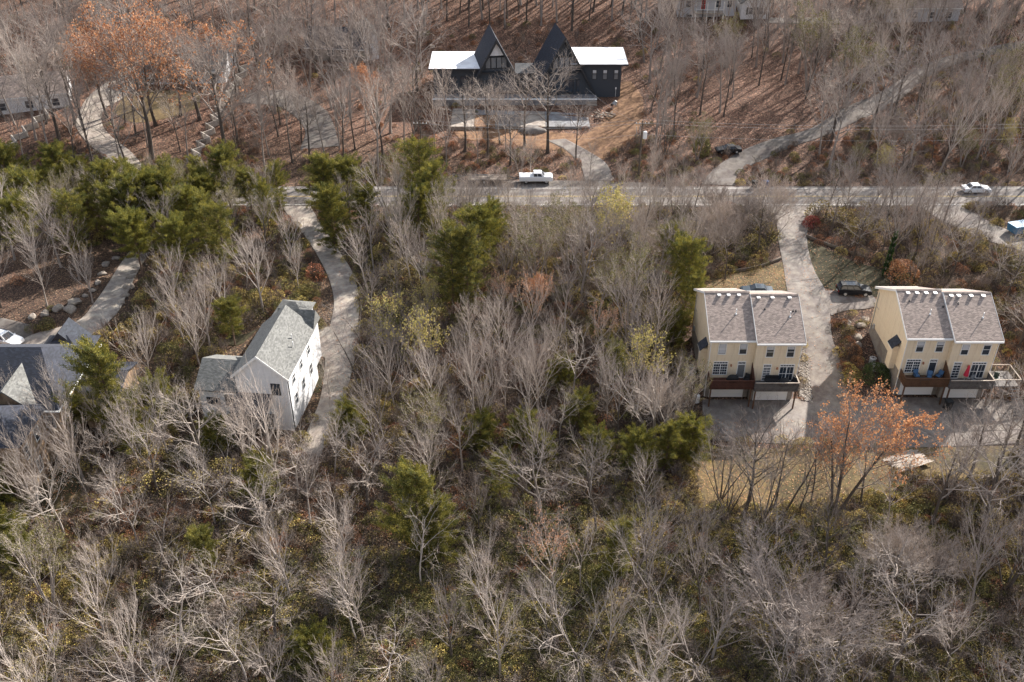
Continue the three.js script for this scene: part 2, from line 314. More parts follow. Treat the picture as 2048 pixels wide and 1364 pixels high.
slabDrive('driveway', 'pale driveway winding up to the houses at the back left', [[242, 345, 292, 340], [205, 312, 262, 304], [170, 280, 226, 276], [152, 252, 205, 250], [160, 222, 210, 218], [176, 195, 240, 200], [215, 165, 270, 178], [262, 150, 300, 168]], M.concrete, .1, 5);
patch('driveway', 'grey gravel drive climbing the hill past the black car', [[1402, 368, 1470, 372], [1432, 335, 1478, 345], [1478, 305, 1530, 318], [1540, 280, 1590, 292], [1620, 258, 1660, 268], [1690, 215, 1724, 238], [1770, 180, 1800, 200], [1830, 140, 1850, 158], [1900, 112, 1915, 128], [1990, 92, 2000, 106], [2080, 80, 2090, 92]], M.gravelDrive, .08);
patch('driveway', 'pale concrete drive joining the road at the far right', [[1840, 412, 1920, 412], [1880, 440, 1945, 425], [1940, 468, 1985, 448], [2000, 490, 2040, 470], [2070, 510, 2090, 490]], M.concreteOld, .09);
patch('driveway', 'drive in front of the house at the top right of the slope', [[1530, 36, 1535, 46], [1600, 36, 1610, 48], [1680, 36, 1690, 46]], M.concreteOld, .09);
patch('gravel_path', 'pale gravel track below the building site', [[1095, 282, 1130, 278], [1130, 300, 1180, 305], [1160, 330, 1210, 325], [1170, 362, 1230, 362]], M.concreteOld, .09);
patch('driveway', 'shaded drive in the trees left of the black house', [[480, 205, 490, 188], [560, 215, 570, 180], [610, 260, 650, 220], [600, 300, 680, 292]], M.gravelDrive, .07);

// ---------------------------------------------------------------- buildings
const keepOut = (o, x0, x1, z0, z1) => { o.updateMatrixWorld(true); noGrow.push([[x0, z0], [x1, z0], [x1, z1], [x0, z1]].map(([x, z]) => { const p = o.localToWorld(V(x, 0, z)); return [p.x, -p.z]; })); };
// a window or glazed door on a wall that faces +z (turn 0), -x (turn -90 degrees) or +x (turn 90 degrees)
function windowOn(parent, name, x, y, z, w, h, o = {}) {
  const f = new MB(), t = o.frame ?? .09, d = .07;
  f.box(-w / 2 - t, -w / 2, -t, h + t, 0, d).box(w / 2, w / 2 + t, -t, h + t, 0, d).box(-w / 2, w / 2, h, h + t, 0, d).box(-w / 2, w / 2, -t, 0, 0, d);
  const m = f.build(name, o.trim ?? M.trim, parent);
  m.position.set(x, y, z); m.rotation.y = o.turn || 0;
  const cols = o.cols ?? 1, rows = o.rows ?? 2, top = o.transom ? h - o.transom : h, wide = w / cols;
  for (let c = 0; c < cols; c++) {
    const x0 = -w / 2 + c * wide;
    new MB().box(x0 + .02, x0 + wide - .02, .02, top - .02, .004, .03).build('pane', o.pane ?? M.glass, m);
    if (o.shade) new MB().box(x0 + .05, x0 + wide - .05, top * (1 - o.shade), top - .04, .032, .042).build('blind', M.blind, m);
  }
  const mu = new MB();
  for (let c = 1; c < cols; c++) mu.box(-w / 2 + c * wide - .05, -w / 2 + c * wide + .05, 0, top, .012, .066);
  for (let r = 1; r < rows; r++) mu.box(-w / 2, w / 2, top * r / rows - .025, top * r / rows + .025, .01, .058);
  const grid = o.grid ?? 0; if (grid) for (let c = 0; c < cols; c++) for (let k = 1; k < grid; k++) { const gx = -w / 2 + c * wide + wide * k / grid; mu.box(gx - .012, gx + .012, 0, top, .009, .05); }
  if (o.transom) { mu.box(-w / 2, w / 2, top, top + .1, .011, .068); new MB().box(-w / 2 + .02, w / 2 - .02, top + .1, h - .02, .004, .03).build('transom', M.glass, m); for (let k = 1; k < 5; k++) { const gx = -w / 2 + w * k / 5; mu.box(gx - .02, gx + .02, top + .1, h, .008, .052); } }
  if (mu.g.length) mu.build('muntin', o.trim ?? M.trim, m);
  if (o.handle) new MB().box(w / 2 - .12, w / 2 - .06, .95, 1.12, .06, .12).build('handle', M.darkMetal, m);
  return m;
}
function townhouse(label, x, F, o) {
  const t = thing('townhouse', label, 'house', V(x, -2.6, -F)), W = 5.5, D = 11.8, E = 9.0, SL = tan(27.5 * PI / 180), rise = D / 2 * SL;
  for (const u of [0, 1]) {
    const x0 = u * W, x1 = x0 + W, z0 = u ? .65 : 0, z1 = z0 - D, zr = z0 - D / 2, a = x0 - (u ? .12 : .35), b = x1 + (u ? .4 : -.125), zo = .38, eo = zo * SL;
    new MB().alongX([[z0, 2.55], [z0, E], [zr, E + rise], [z1, E], [z1, 2.55]], x0 + (u ? .003 : 0), x1).build('wall', M.siding, t);
    new MB().alongX([[z0, 0], [z0, 2.55], [z1, 2.55], [z1, 0]], x0 + .02 + (u ? .003 : 0), x1 - .02).build('foundation', M.block, t);
    const k = .16, roof = new MB().alongX([[z0 + zo, E - eo + .02], [z0 + zo, E - eo + .02 + k], [zr, E + rise + k + .02], [z1 - zo, E - eo + .02 + k], [z1 - zo, E - eo + .02], [zr, E + rise + .02]], a, b).build('roof', M.shingleBrown, t);
    const rk = new MB();
    const rakes = (xx) => rk.alongX([[z0 + zo, E - eo - .12], [z0 + zo, E - eo + .02 + k + .025], [zr, E + rise + k + .045], [z1 - zo, E - eo + .02 + k + .025], [z1 - zo, E - eo - .12], [zr, E + rise - .12]], xx, xx + .032);
    rakes(a - .035); rk.build('rake_board', M.trim, roof); rk.g = [];
    if (u) { rakes(b + .003); rk.build('rake_board', M.trim, roof); }
    new MB().box(a, b, E - eo - .1, E - eo + .13, z0 + zo + .003, z0 + zo + .13).build('gutter', M.trim, roof);
    new MB().box(a, b, E - eo - .1, E - eo + .13, z1 - zo - .13, z1 - zo - .003).build('gutter', M.trim, roof);
    new MB().alongX([[zr + .22, E + rise + k - .07], [zr + .22, E + rise + k - .03], [zr, E + rise + k + .09], [zr - .22, E + rise + k - .03], [zr - .22, E + rise + k - .07], [zr, E + rise + k + .03]], a, b).build('ridge_cap', M.shingleBrown, roof);
    const onRoof = (zz) => E + (zz > zr ? (z0 - zz) : (zz - z1)) * SL + k + .02;
    for (const vx of o.vents[u]) { const zz = zr + .55, y = onRoof(zz); new MB().box(vx - .17, vx + .17, y - .14, y + .13, zz - .17, zz + .17).box(vx - .22, vx + .22, y + .13, y + .17, zz - .22, zz + .22).build('roof_vent', M.metal, roof); }
    for (const [vx, dz, h] of o.pipes[u]) { const zz = zr + dz, y = onRoof(zz); new MB().rod(V(vx, y - .2, zz), V(vx, y + h, zz), .06).rod(V(vx, y - .1, zz), V(vx, y + .08, zz), .16, .1).build('vent_pipe', h > .4 ? M.trim : M.darkMetal, roof); }
    // the side towards the deck: two windows above, a wide one and a glazed door below, a garage door at the bottom
    const F1 = 3.1;
    for (const [wx, shade] of o.upper[u]) windowOn(t, 'window', x0 + wx, 6.72, z0, .86, 1.5, { rows: 2, shade });
    const [dx, wx] = o.lower[u];
    windowOn(t, 'door', x0 + dx, F1 + .06, z0, .86, 2.35, { transom: .42, rows: o.doorRows[u], grid: o.doorRows[u] > 2 ? 2 : 0, handle: 1, pane: o.doorPane[u] });
    windowOn(t, 'window', x0 + wx, F1 + (o.slider[u] ? .06 : .5), z0, 1.7, o.slider[u] ? 2.35 : 1.9, { cols: 2, rows: o.slider[u] ? 2 : 4, grid: o.slider[u] ? 2 : 3, transom: .32 });
    const gd = new MB().box(x0 + .55, x0 + .62, 0, 2.25, z0, z0 + .09).box(x0 + 4.78, x0 + 4.85, 0, 2.25, z0, z0 + .09).box(x0 + .55, x0 + 4.85, 2.25, 2.36, z0, z0 + .09).build('garage_door', M.trim, t);
    for (let k2 = 0; k2 < 4; k2++) new MB().box(x0 + .63, x0 + 4.77, .03 + k2 * .555, .56 + k2 * .555, z0 - .02, z0 + .05).build('panel', M.trim, gd);
    const lamp = new MB().box(x0 + mix(dx, wx, .5) - .07, x0 + mix(dx, wx, .5) + .07, F1 + 1.75, F1 + 2.02, z0, z0 + .18).rod(V(x0 + mix(dx, wx, .5), F1 + 2.02, z0 + .1), V(x0 + mix(dx, wx, .5), F1 + 2.12, z0 + .1), .1, .02, 6).build('wall_lamp', M.terracotta, t);
    // deck
    const mD = o.deck[u], dp = u ? 1.95 : 2.15, zA = z0 + .003, zB = z0 + dp;
    const dk = new MB();
    const nb = 15; for (let i = 0; i < nb; i++) { const bx0 = x0 + .03 + i * (W - .06) / nb; dk.box(bx0, bx0 + (W - .06) / nb - .012, F1 - .06, F1 - .02, zA, zB); }
    dk.box(x0 + .03, x1 - .03, F1 - .32, F1 - .065, zB - .06, zB + .0).box(x0 + .03, x0 + .09, F1 - .32, F1 - .065, zA, zB - .06);
    const deck = dk.build('deck', mD, t);
    const mR = o.rail[u], rail = new MB().box(x0 + .02, x1 - .02, F1 + .96, F1 + 1.02, zB - .1, zB + .06);
    if (u === 0) rail.box(x0 - .02, x0 + .12, F1 + .96, F1 + 1.02, zA, zB - .1); else rail.box(x1 - .12, x1 + .02, F1 + .96, F1 + 1.02, zA, zB - .1);
    rail.build('rail', mR, deck);
    const bal = new MB(); for (let i = 0; i <= 42; i++) { const bx = x0 + .06 + i * (W - .12) / 42; bal.box(bx - .035, bx + .035, F1 - .3, F1 + .955, zB + .002, zB + .04); }
    const sx = u ? x1 - .06 : x0 + .06; for (let i = 0; i < 16; i++) { const bz = zA + .08 + i * (dp - .16) / 15.5; bal.box(sx - .022, sx + .022, F1 - .3, F1 + .955, bz - .035, bz + .035); }
    tag(bal.build('baluster', mD, deck), null, null, null, 'stuff');
    for (const px2 of [x0 + .22, x1 - .22]) new MB().box(px2 - .08, px2 + .08, -.1, F1 - .325, zB - .28, zB - .12).build('post', M.brownDeck, deck);
    if (u === 0) new MB().alongX([[zA, F1 - .3], [zA, F1 + 2.3], [zB + .05, F1 + 1.15], [zB + .05, F1 - .3]], x1 - .05, x1 + .03).build('privacy_screen', o.screen, deck);
    // front (far) side, seen only over the ridge
    new MB().rod(V(u ? x1 + .05 : x0 - .05, .2, z0 + .09), V(u ? x1 + .05 : x0 - .05, E - eo - .1, z0 + .09), .05).build('downspout', M.trim, t);
  }
  // gable on the left with its boxed bay and dark little roof
  const bay = new MB().box(-.75, 0, 2.9, 6.3, -3.1, -1.75).build('bay', M.siding, t);
  new MB().alongZ([[-.98, 6.05], [-.98, 6.14], [0, 7.15], [0, 7.03]], -3.3, -1.55).build('bay_roof', M.shingleBlack, bay);
  new MB().box(-.98, -.9, 5.93, 6.05, -3.3, -1.55).build('bay_fascia', M.trim, bay);
  new MB().box(-.02, .015, .3, 3.6, -11.6, -.3).build('foundation_band', M.block, t);
  new MB().rod(V(-.08, 2.6, -11.2), V(-.08, 8.6, -11.2), .045).rod(V(-.08, 6.6, -11.2), V(-.08, 6.6, -10.2), .03).box(-.16, 0, 3.4, 4.1, -10.6, -10.2).build('meter_pipe', M.greyMetal, t);
  keepOut(t, -2.2, 2 * W + 1.2, -D - 1.2, 3.2);
  return t;
}
const L_HOUSE = [24.75, 100.4], R_HOUSE = [49.25, 100.9];
townhouse('tan twin townhouse left of the driveway, with red brown deck', ...L_HOUSE, { vents: [[1.45, 2.65, 3.95], [6.3, 8.05, 10.2]], pipes: [[[3.3, 2.9, .7]], [[6.9, 1.95, .25], [9.9, 2.9, .7], [10.4, 2.2, .25], [10.75, 2.2, .25]]], upper: [[[1.45, .95], [4.05, .45]], [[1.75, .3], [4.3, .25]]], lower: [[4.15, 1.5], [1.72, 4.2]], doorRows: [1, 5], doorPane: [M.curtain, M.curtain], slider: [0, 1], deck: [M.redDeck, M.greyDeck], rail: [M.redDeck, M.paleWood], screen: M.redDeck });
townhouse('tan twin townhouse at the right, with brown slatted screen on its deck', ...R_HOUSE, { vents: [[1.0, 2.15, 3.3, 4.45], [6.25, 7.2, 8.75, 10.3]], pipes: [[[1.0, 1.5, .25], [3.2, 3.2, .7], [5.05, 2.3, .25]], [[6.9, 1.5, .25], [9.55, 3.3, .7]]], upper: [[[1.75, .4], [4.2, .35]], [[1.6, .5], [4.25, .1]]], lower: [[3.95, 1.45], [1.25, 3.95]], doorRows: [1, 5], doorPane: [M.glass, M.glass], slider: [0, 1], deck: [M.brownDeck, M.greyDeck], rail: [M.brownDeck, M.paleWood], screen: M.brownDeck });
const decks = (house, u, x, z, y = .5) => V(house[0] + x, y, -house[1] + z + u * .65);

// ---- white house at the left, turned a little
{
  const t = thing('white_house', 'white house with grey shingle roof, left of the curving driveway', 'house', V(-26.7, -3, -93.4), 0);
  t.rotation.y = -6.5 * PI / 180;                        // long side runs away from the camera; +x is the sunny wall
  const W = 6.3, D = 10.8, E = 8.6, rise = 2.75, cx = -W / 2, k = .16;
  new MB().alongZ([[-W, 0], [0, 0], [0, E], [cx, E + rise], [-W, E]], -D, 0).build('wall', M.whiteSiding, t);
  const o = .38, so = rise / (W / 2) * o;
  const roof = new MB().alongZ([[-W - o, E - so + .02], [-W - o, E - so + k], [cx, E + rise + k + .05], [o, E - so + k], [o, E - so + .02], [cx, E + rise + .03]], -D - .4, .4).build('roof', M.shingleGrey, t);
  new MB().alongZ([[-W - o, E - so - .16], [-W - o, E - so + k + .03], [cx, E + rise + k + .08], [o, E - so + k + .03], [o, E - so - .16], [cx, E + rise - .14]], .403, .44).build('rake_board', M.trim, roof);
  new MB().box(o + .003, o + .12, E - so - .1, E - so + .1, -D - .4, .4).build('gutter', M.trim, roof);
  new MB().rod(V(-.6, E + .9, -5.2), V(-.6, E + 1.5, -5.2), .07).build('vent_pipe', M.trim, roof);
  new MB().rod(V(-1.1, E + 1.2, -6.4), V(-1.1, E + 1.8, -6.4), .07).build('vent_pipe', M.trim, roof);
  // small cross gable over the far entry
  const dm = new MB().alongX([[-D + .4, E - .2], [-D - 1.2, E + 1.9], [-D - 2.8, E - .2]], -4.6, .3).build('entry_roof', M.shingleGrey, t);
  new MB().box(-4.4, -.05, 2.6, E - .1, -D - 2.5, -D - .003).build('entry_wall', M.whiteSiding, t);
  // end wall towards the camera: dark attic window, a dark screened porch under a pent roof
  windowOn(t, 'window', -1.5, 5.9, 0, .95, 1.5, { trim: M.darkTrim, rows: 2 });
  windowOn(t, 'window', -.25 - 2.9, 1.0, 0, 1.1, 1.5, { trim: M.darkTrim, rows: 2 });
  for (const z of [-2.2, -5.2, -8.4]) { windowOn(t, 'window', 0, 6.2, z, .95, 1.4, { turn: PI / 2, rows: 2 }); windowOn(t, 'window', 0, 3.1, z, .95, 1.5, { turn: PI / 2, rows: 2 }); }
  const porch = new MB().box(-6.2, -2.2, 2.72, 2.9, .003, 2.8).build('porch', M.greyDeck, t);
  new MB().alongX([[.003, 5.75], [.003, 5.9], [3.1, 5.1], [3.1, 4.95]], -6.4, -2.0).build('porch_roof', M.shingleNavy, porch);
  for (const px of [-6.1, -4.2, -2.3]) new MB().box(px - .08, px + .08, -.6, 4.97, 2.6, 2.76).build('post', M.darkTrim, porch);
  new MB().box(-6.2, -2.2, 3.85, 3.93, 2.66, 2.76).build('rail', M.darkTrim, porch);
  new MB().box(.003, .09, .1, 8.2, -.3, -.2).build('downspout', M.darkTrim, t);
  // lower wing to the left
  const wing = new MB().alongX([[0, 0], [0, 5.2], [-3.4, 7.1], [-6.8, 5.2], [-6.8, 0]].map(([z, y]) => [z - 1.2, y]), -11.9, -W - .003).build('wing', M.whiteSiding, t);
  new MB().alongX([[-.8, 4.98], [-.8, 5.14], [-4.6, 7.26], [-8.4, 5.14], [-8.4, 4.98], [-4.6, 7.1]], -12.3, -W - .4).build('wing_roof', M.shingleGrey, wing);
  const fr = windowOn(t, 'window', -10.2, 2.9, -1.2, 1.5, .85, { trim: M.darkTrim, cols: 2, rows: 1 });
  windowOn(t, 'window', -8.1, 2.8, -1.2, 1.0, 1.5, { trim: M.darkTrim });
  const dk2 = new MB().box(-8.8, -6.25, 1.6, 1.75, -.6, 3.2).build('deck', M.greyDeck, t);
  new MB().box(-8.8, -6.25, 2.6, 2.66, 3.1, 3.2).box(-8.8, -8.7, 2.6, 2.66, -.6, 3.1).build('rail', M.paleWood, dk2);
  for (const [px, pz] of [[-8.7, 3.1], [-6.4, 3.1]]) new MB().box(px - .07, px + .07, -.6, 1.6, pz - .07, pz + .07).build('post', M.greyDeck, dk2);
  keepOut(t, -14, 1, -D - 3.4, 3.8);
}
// ---- low pavilion with hipped grey roof beside the white house
function hip(x0, x1, z0, z1, y, rise, inset, over = .4) {
  const a = V(x0 - over, y, z1 + over), b = V(x1 + over, y, z1 + over), c = V(x1 + over, y, z0 - over), d = V(x0 - over, y, z0 - over), zm = (z0 + z1) / 2, e = V(x0 + inset, y + rise, zm), f = V(x1 - inset, y + rise, zm);
  return new MB().quad(a, b, f, e).tri(b, c, f).quad(c, d, e, f).tri(d, a, e).quad(d, c, b, a);
}
{
  const p = ground(592, 648), t = thing('shed', 'small grey hip roofed shed behind the white house', 'shed', p, -.15);
  hip(-2.1, 2.1, -2, 2, 2.4, 1.3, 1.7, .35).build('roof', M.shingleGrey, t);
  new MB().box(-2, 2, -.5, 2.4, -1.9, 1.9).build('wall', M.greySiding, t);
  new MB().box(.4, 1.4, .1, 2.0, 1.9, 1.95).build('door', M.darkTrim, t);
  keepOut(t, -2.6, 2.6, -2.6, 2.6);
}
// ---- dark roofed tan house at the left edge
{
  const t = thing('tan_house', 'tan house with dark navy shingle roof at the left edge', 'house', V(0, -3, 0));
  const E = 7.2, x0 = -73, x1 = -52.6, z0 = -102, z1 = -89.2;
  new MB().box(x0, x1, -.5, E, z0, z1).build('wall', M.tanWall, t);
  const roof = hip(x0, x1, z0, z1, E, 4.2, 3.2, .5).build('roof', M.shingleNavy, t);
  new MB().box(x0 - .5, x1 + .6, E - .2, E - .003, z1 + .5, z1 + .6).box(x1 + .5, x1 + .6, E - .2, E - .003, z0 - .5, z1 + .5).build('gutter', M.trim, roof);
  // front cross gable, grey in the low sun
  const gx = -57.6;
  const g1 = new MB(), gz = -88.4, apex = V(gx, E + 3.0, -93.0), ap2 = V(gx, E + 3.0, gz);
  g1.quad(V(gx - 2.9, E + .0, gz), ap2, V(gx, E + 3, -93.9), V(gx - 2.9, E + .0, -89.0)).quad(ap2, V(gx + 2.9, E + .0, gz), V(gx + 2.9, E + .0, -89.0), V(gx, E + 3, -93.9));
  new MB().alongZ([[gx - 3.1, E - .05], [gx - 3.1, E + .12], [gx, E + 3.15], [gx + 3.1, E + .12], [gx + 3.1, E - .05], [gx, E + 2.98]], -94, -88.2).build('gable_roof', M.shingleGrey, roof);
  new MB().alongZ([[gx - 2.9, E - .4], [gx + 2.9, E - .4], [gx + 2.9, E], [gx, E + 2.9], [gx - 2.9, E]], -92, -88.6).build('gable_wall', M.tanWall, roof);
  // rear wing with its own small gable
  new MB().box(-60.8, -55, -.5, 4.9, -107.5, -102.003).build('rear_wing', M.tanWall, t);
  const rr = hip(-60.8, -55, -107.5, -102.5, 4.9, 2.0, 2.4, .5).build('rear_roof', M.shingleNavy, t);
  new MB().alongZ([[-60.6, 4.9], [-58.2, 7.6], [-55.8, 4.9]], -108.2, -104.4).build('rear_gable', M.shingleBlack, rr);
  // projecting wing towards the camera, its sunny side wall tall and tan
  new MB().box(-66, -54.2, -1, 7.3, -88.9, -82.4).build('front_wing', M.tanWall, t);
  const fr = hip(-66, -54.2, -89.5, -82.4, 7.3, 2.6, 3.4, .5).build('front_roof', M.shingleNavy, t);
  for (const [z, y] of [[-83.7, 4.5], [-86.6, 4.8], [-85.2, 1.4]]) windowOn(t, 'window', -54.2, y, z, 1.0, 1.6, { turn: PI / 2 });
  for (const z of [-91.5, -95, -99]) { windowOn(t, 'window', x1, 4.6, z, 1.0, 1.5, { turn: PI / 2 }); windowOn(t, 'window', x1, 1.4, z, 1.0, 1.5, { turn: PI / 2 }); }
  new MB().box(-52.097, -47.2, -.5, 6.2, -99.6, -94).build('side_wing', M.tanWall, t);
  new MB().alongX([[-93.6, 6.05], [-93.6, 6.2], [-96.8, 7.2], [-100, 6.2], [-100, 6.05], [-96.8, 7.05]], -52.09, -46.8).build('side_roof', M.shingleNavy, t);
  windowOn(t, 'window', -47.2, 3.6, -95.4, 1.0, 1.5, { turn: PI / 2 });
  for (const x of [-53.8]) windowOn(t, 'window', x, 4.4, z1, 1.0, 1.6, {});
  noGrow.push([[-74, 81], [-53, 81], [-53, 88], [-47, 88], [-47, 109], [-74, 109]]);
}
// ---- black house of two A frames with white flat roofed wings
{
  const p = ground(1062, 200), base = p.y + 1.3;
  const t = thing('aframe_house', 'black house of twin A frames with flat white roofed wings', 'house', V(p.x, base, p.z), 0);
  const R = 9 * PI / 180;
  const S = p.distanceTo(V(0, EYE, 0)) / FOCAL;                // metres to the picture point at that distance
  const ux = (px) => (px - 1062) * S * 0.97;
  for (const [px, W, H, D, white] of [[993, 6.1, 11.2, 10, 1], [1126, 6.4, 11.5, 10, 0]]) {
    const g = new THREE.Group(); g.name = 'a_frame'; g.position.set(ux(px), 0, 0); g.rotation.y = R; t.add(g);
    const th = .35, ov = .7;
    const shell = new MB().alongZ([[-W - .3, -.4], [-W, -.4], [0, H - .5], [W, -.4], [W + .3, -.4], [0, H + .3]], -D, ov).build('roof', M.shingleNavy, g);
    new MB().alongZ([[-W - .42, -.4], [-W - .05, -.4], [0, H - .55], [W + .05, -.4], [W + .42, -.4], [0, H + .42]], ov + .003, ov + .2).build('rake_board', M.darkTrim, g);
    const wy = (y) => W * (1 - y / H);
    new MB().alongZ([[-wy(0), 0], [wy(0), 0], [wy(6.6), 6.6], [-wy(6.6), 6.6]].map(([x, y]) => [x * .95, y]), -.3, -.1).build('front_wall', M.blackSiding, g);
    new MB().alongZ([[-wy(7.9) * .93, 7.9], [wy(7.9) * .93, 7.9], [0, H - .9]], -.3, -.1).build('gable', white ? M.whiteSiding : M.blackSiding, g);
    new MB().alongZ([[-wy(6.4) * .93, 6.4], [wy(6.4) * .93, 6.4], [wy(7.9) * .93, 7.9], [-wy(7.9) * .93, 7.9]], -.5, -.35).build('loft_back', M.darkTrim, g);
    for (const x of [-1.75, -.55, .65, 1.75]) windowOn(g, 'window', x * .95, 5.4, -.1, .95, 2.1, { trim: M.darkTrim, rows: 1, frame: .12, pane: M.curtain });
    for (const x of [-3.6, -1.2, 1.2, 3.6]) windowOn(g, 'window', x, .3, -.1, 1.7, 2.5, { trim: M.darkTrim, rows: 1, frame: .1 });
    new MB().box(-wy(4.6), wy(4.6), 4.5, 4.72, -.1, .45).build('balcony', M.darkTrim, g);
    scene.updateMatrixWorld(true);
    for (const c of [...g.children]) t.attach(c);
    t.remove(g);
  }
  // wings
  const wings = [[1146, 1240, 0, 5.9], [868, 960, .2, 5.0]];
  wings.forEach(([a, b, y0, h], i) => {
    const x0 = ux(a), x1 = ux(b), z0 = -10.4, z1 = -.6;
    const w = new MB().box(x0, x1, y0 - .9, h, z0, z1).build('wing', M.blackSiding, t);
    const r = new MB().box(x0 - .9, x1 + 1.3, h + .003, h + .3, z0 - .8, z1 + .9).build('flat_roof', M.darkTrim, w);
    new MB().box(x0 - .8, x1 + 1.2, h + .303, h + .36, z0 - .7, z1 + .8).build('roof_membrane', M.whiteRoof, r);
    if (i === 0) for (const px of [1187, 1208, 1230]) windowOn(t, 'window', ux(px), 2.9, z1, .8, 1.9, { trim: M.darkTrim, rows: 2, frame: .08, pane: M.curtain, shade: .3 });
    else for (const px of [884, 905, 930, 948]) windowOn(t, 'window', ux(px), 1.2, z1, 1.5, 2.2, { trim: M.darkTrim, rows: 1, frame: .08, pane: M.glass });
    if (i === 0) new MB().box(ux(1231) - .12, ux(1231) + .12, .8, 1.2, z1, z1 + .1).rod(V(ux(1231), -.8, z1 + .05), V(ux(1231), .8, z1 + .05), .03).build('meter_box', M.trim, w);
  });
  new MB().box(ux(1035), ux(1085), 0, 3.0, -9.6, -3.4).build('link', M.blackSiding, t);
  new MB().box(ux(1030), ux(1090), 3.003, 3.25, -9.9, -3.1).build('link_roof', M.darkTrim, t);
  keepOut(t, ux(858), ux(1255), -13, 2);
  const y = base;
  // terrace wall and the slabs in front
  const at = (px, py) => ground(px, py);
  const tw = thing('retaining_wall', 'long grey concrete retaining wall below the black house', 'wall', V(0, 0, 0));
  const zA = p.z + 2.2;
  new MB().box(p.x + ux(868), p.x + ux(1190), y - 3.2, y - .35, zA, zA + .35).build('wall_face', M.concreteGrey, tw);
  new MB().box(p.x + ux(866), p.x + ux(1192), y - .347, y - .2, zA - .05, zA + .42).build('coping', M.trim, tw);
  for (let i = 0; i < 3; i++) new MB().box(p.x + ux(1172), p.x + ux(1192) - i * 0, y - 1.0 - i * .45, y - .62 - i * .45, zA + .353 + i * .4, zA + .75 + i * .4).build('step', M.concrete, tw);
  const terr = new MB().box(p.x + ux(868), p.x + ux(1192), y - 1.4, y - .3, zA - 3.2, zA - .053).build('terrace', M.concreteGrey);
  tag(terr, 'grey concrete terrace between the black house and its retaining wall', null, null, 'structure');
  const pad = new THREE.Group(); pad.name = 'patio'; scene.add(tag(pad, 'pale concrete slabs below the retaining wall of the black house', null, null, 'structure'));
  const zy = (py) => { const q = ground(1040, py); return q.z; };
  const top = y - 1.75, z3 = zA + .36, zEnd = at(1000, 252).z + 1.5, cuts = [907, 952, 992, 1040, 1088, 1136, 1172];
  for (let i = 0; i < cuts.length - 1; i++) for (let j = 0; j < 2; j++) {
    const a = mix(z3, zEnd, j ? .42 : 0) + .03, b = mix(z3, zEnd, j ? 1 : .42) - .03;
    new MB().box(p.x + ux(cuts[i]) + .03, p.x + ux(cuts[i + 1]) - .03, top - 2.2, top - (j ? .12 : 0), a, b).build('slab', [[M.concrete, M.concreteGrey, M.concreteGrey, M.concrete, M.concreteGrey, M.concreteGrey], [M.concrete, M.dirt, M.asphalt, M.concrete, M.concreteGrey, M.concreteGrey]][j][i], pad);
  }
  noGrow.push([[p.x + ux(858), -p.z - 6], [p.x + ux(1195), -p.z - 6], [p.x + ux(1195), -zEnd], [p.x + ux(900), -zEnd]]);
}
// ---- houses half hidden in the far trees
function farHouse(name, label, px, py, o) {
  const p = ground(px, py), t = thing(name, label, 'house', V(p.x, p.y - .4, p.z), o.turn || 0);
  const { w, d, e, rise, wall, roof } = o;
  if (o.axis === 'z') {
    new MB().alongZ([[-w / 2, -1.5], [w / 2, -1.5], [w / 2, e], [0, e + rise], [-w / 2, e]], -d, 0).build('wall', wall, t);
    new MB().alongZ([[-w / 2 - .4, e - .4 * rise * 2 / w], [-w / 2 - .4, e + .2 - .4 * rise * 2 / w], [0, e + rise + .22], [w / 2 + .4, e + .2 - .4 * rise * 2 / w], [w / 2 + .4, e - .4 * rise * 2 / w], [0, e + rise + .02]], -d - .4, .4).build('roof', roof, t);
  } else {
    new MB().alongX([[0, -1.5], [0, e], [-d / 2, e + rise], [-d, e], [-d, -1.5]], -w / 2, w / 2).build('wall', wall, t);
    const q = .4 * rise * 2 / d;
    const r = new MB().alongX([[.4, e - q], [.4, e + .2 - q], [-d / 2, e + rise + .22], [-d - .4, e + .2 - q], [-d - .4, e - q], [-d / 2, e + rise + .02]], -w / 2 - .4, w / 2 + .4).build('roof', roof, t);
    new MB().box(-w / 2 - .4, w / 2 + .4, e - q - .1, e - q + .12, .403, .5).build('gutter', M.trim, r);
    if (o.chimney != null) new MB().box(o.chimney - .5, o.chimney + .5, e, e + rise + 1.3, -d / 2 - .5, -d / 2 + .5).build('chimney', M.block, r);
  }
  for (const [x, y, ww, hh, side] of o.windows || []) windowOn(t, side === 'door' ? 'door' : 'window', side === 'r' ? w / 2 : side === 'l' ? -w / 2 : x, y, side === 'r' || side === 'l' ? x : 0, ww, hh, { turn: side === 'r' ? PI / 2 : side === 'l' ? -PI / 2 : 0, rows: 2, pane: side === 'door' ? M.doorRed : M.glass });
  keepOut(t, -w / 2 - 1, w / 2 + 1, -d - 1, 1);
  return t;
}
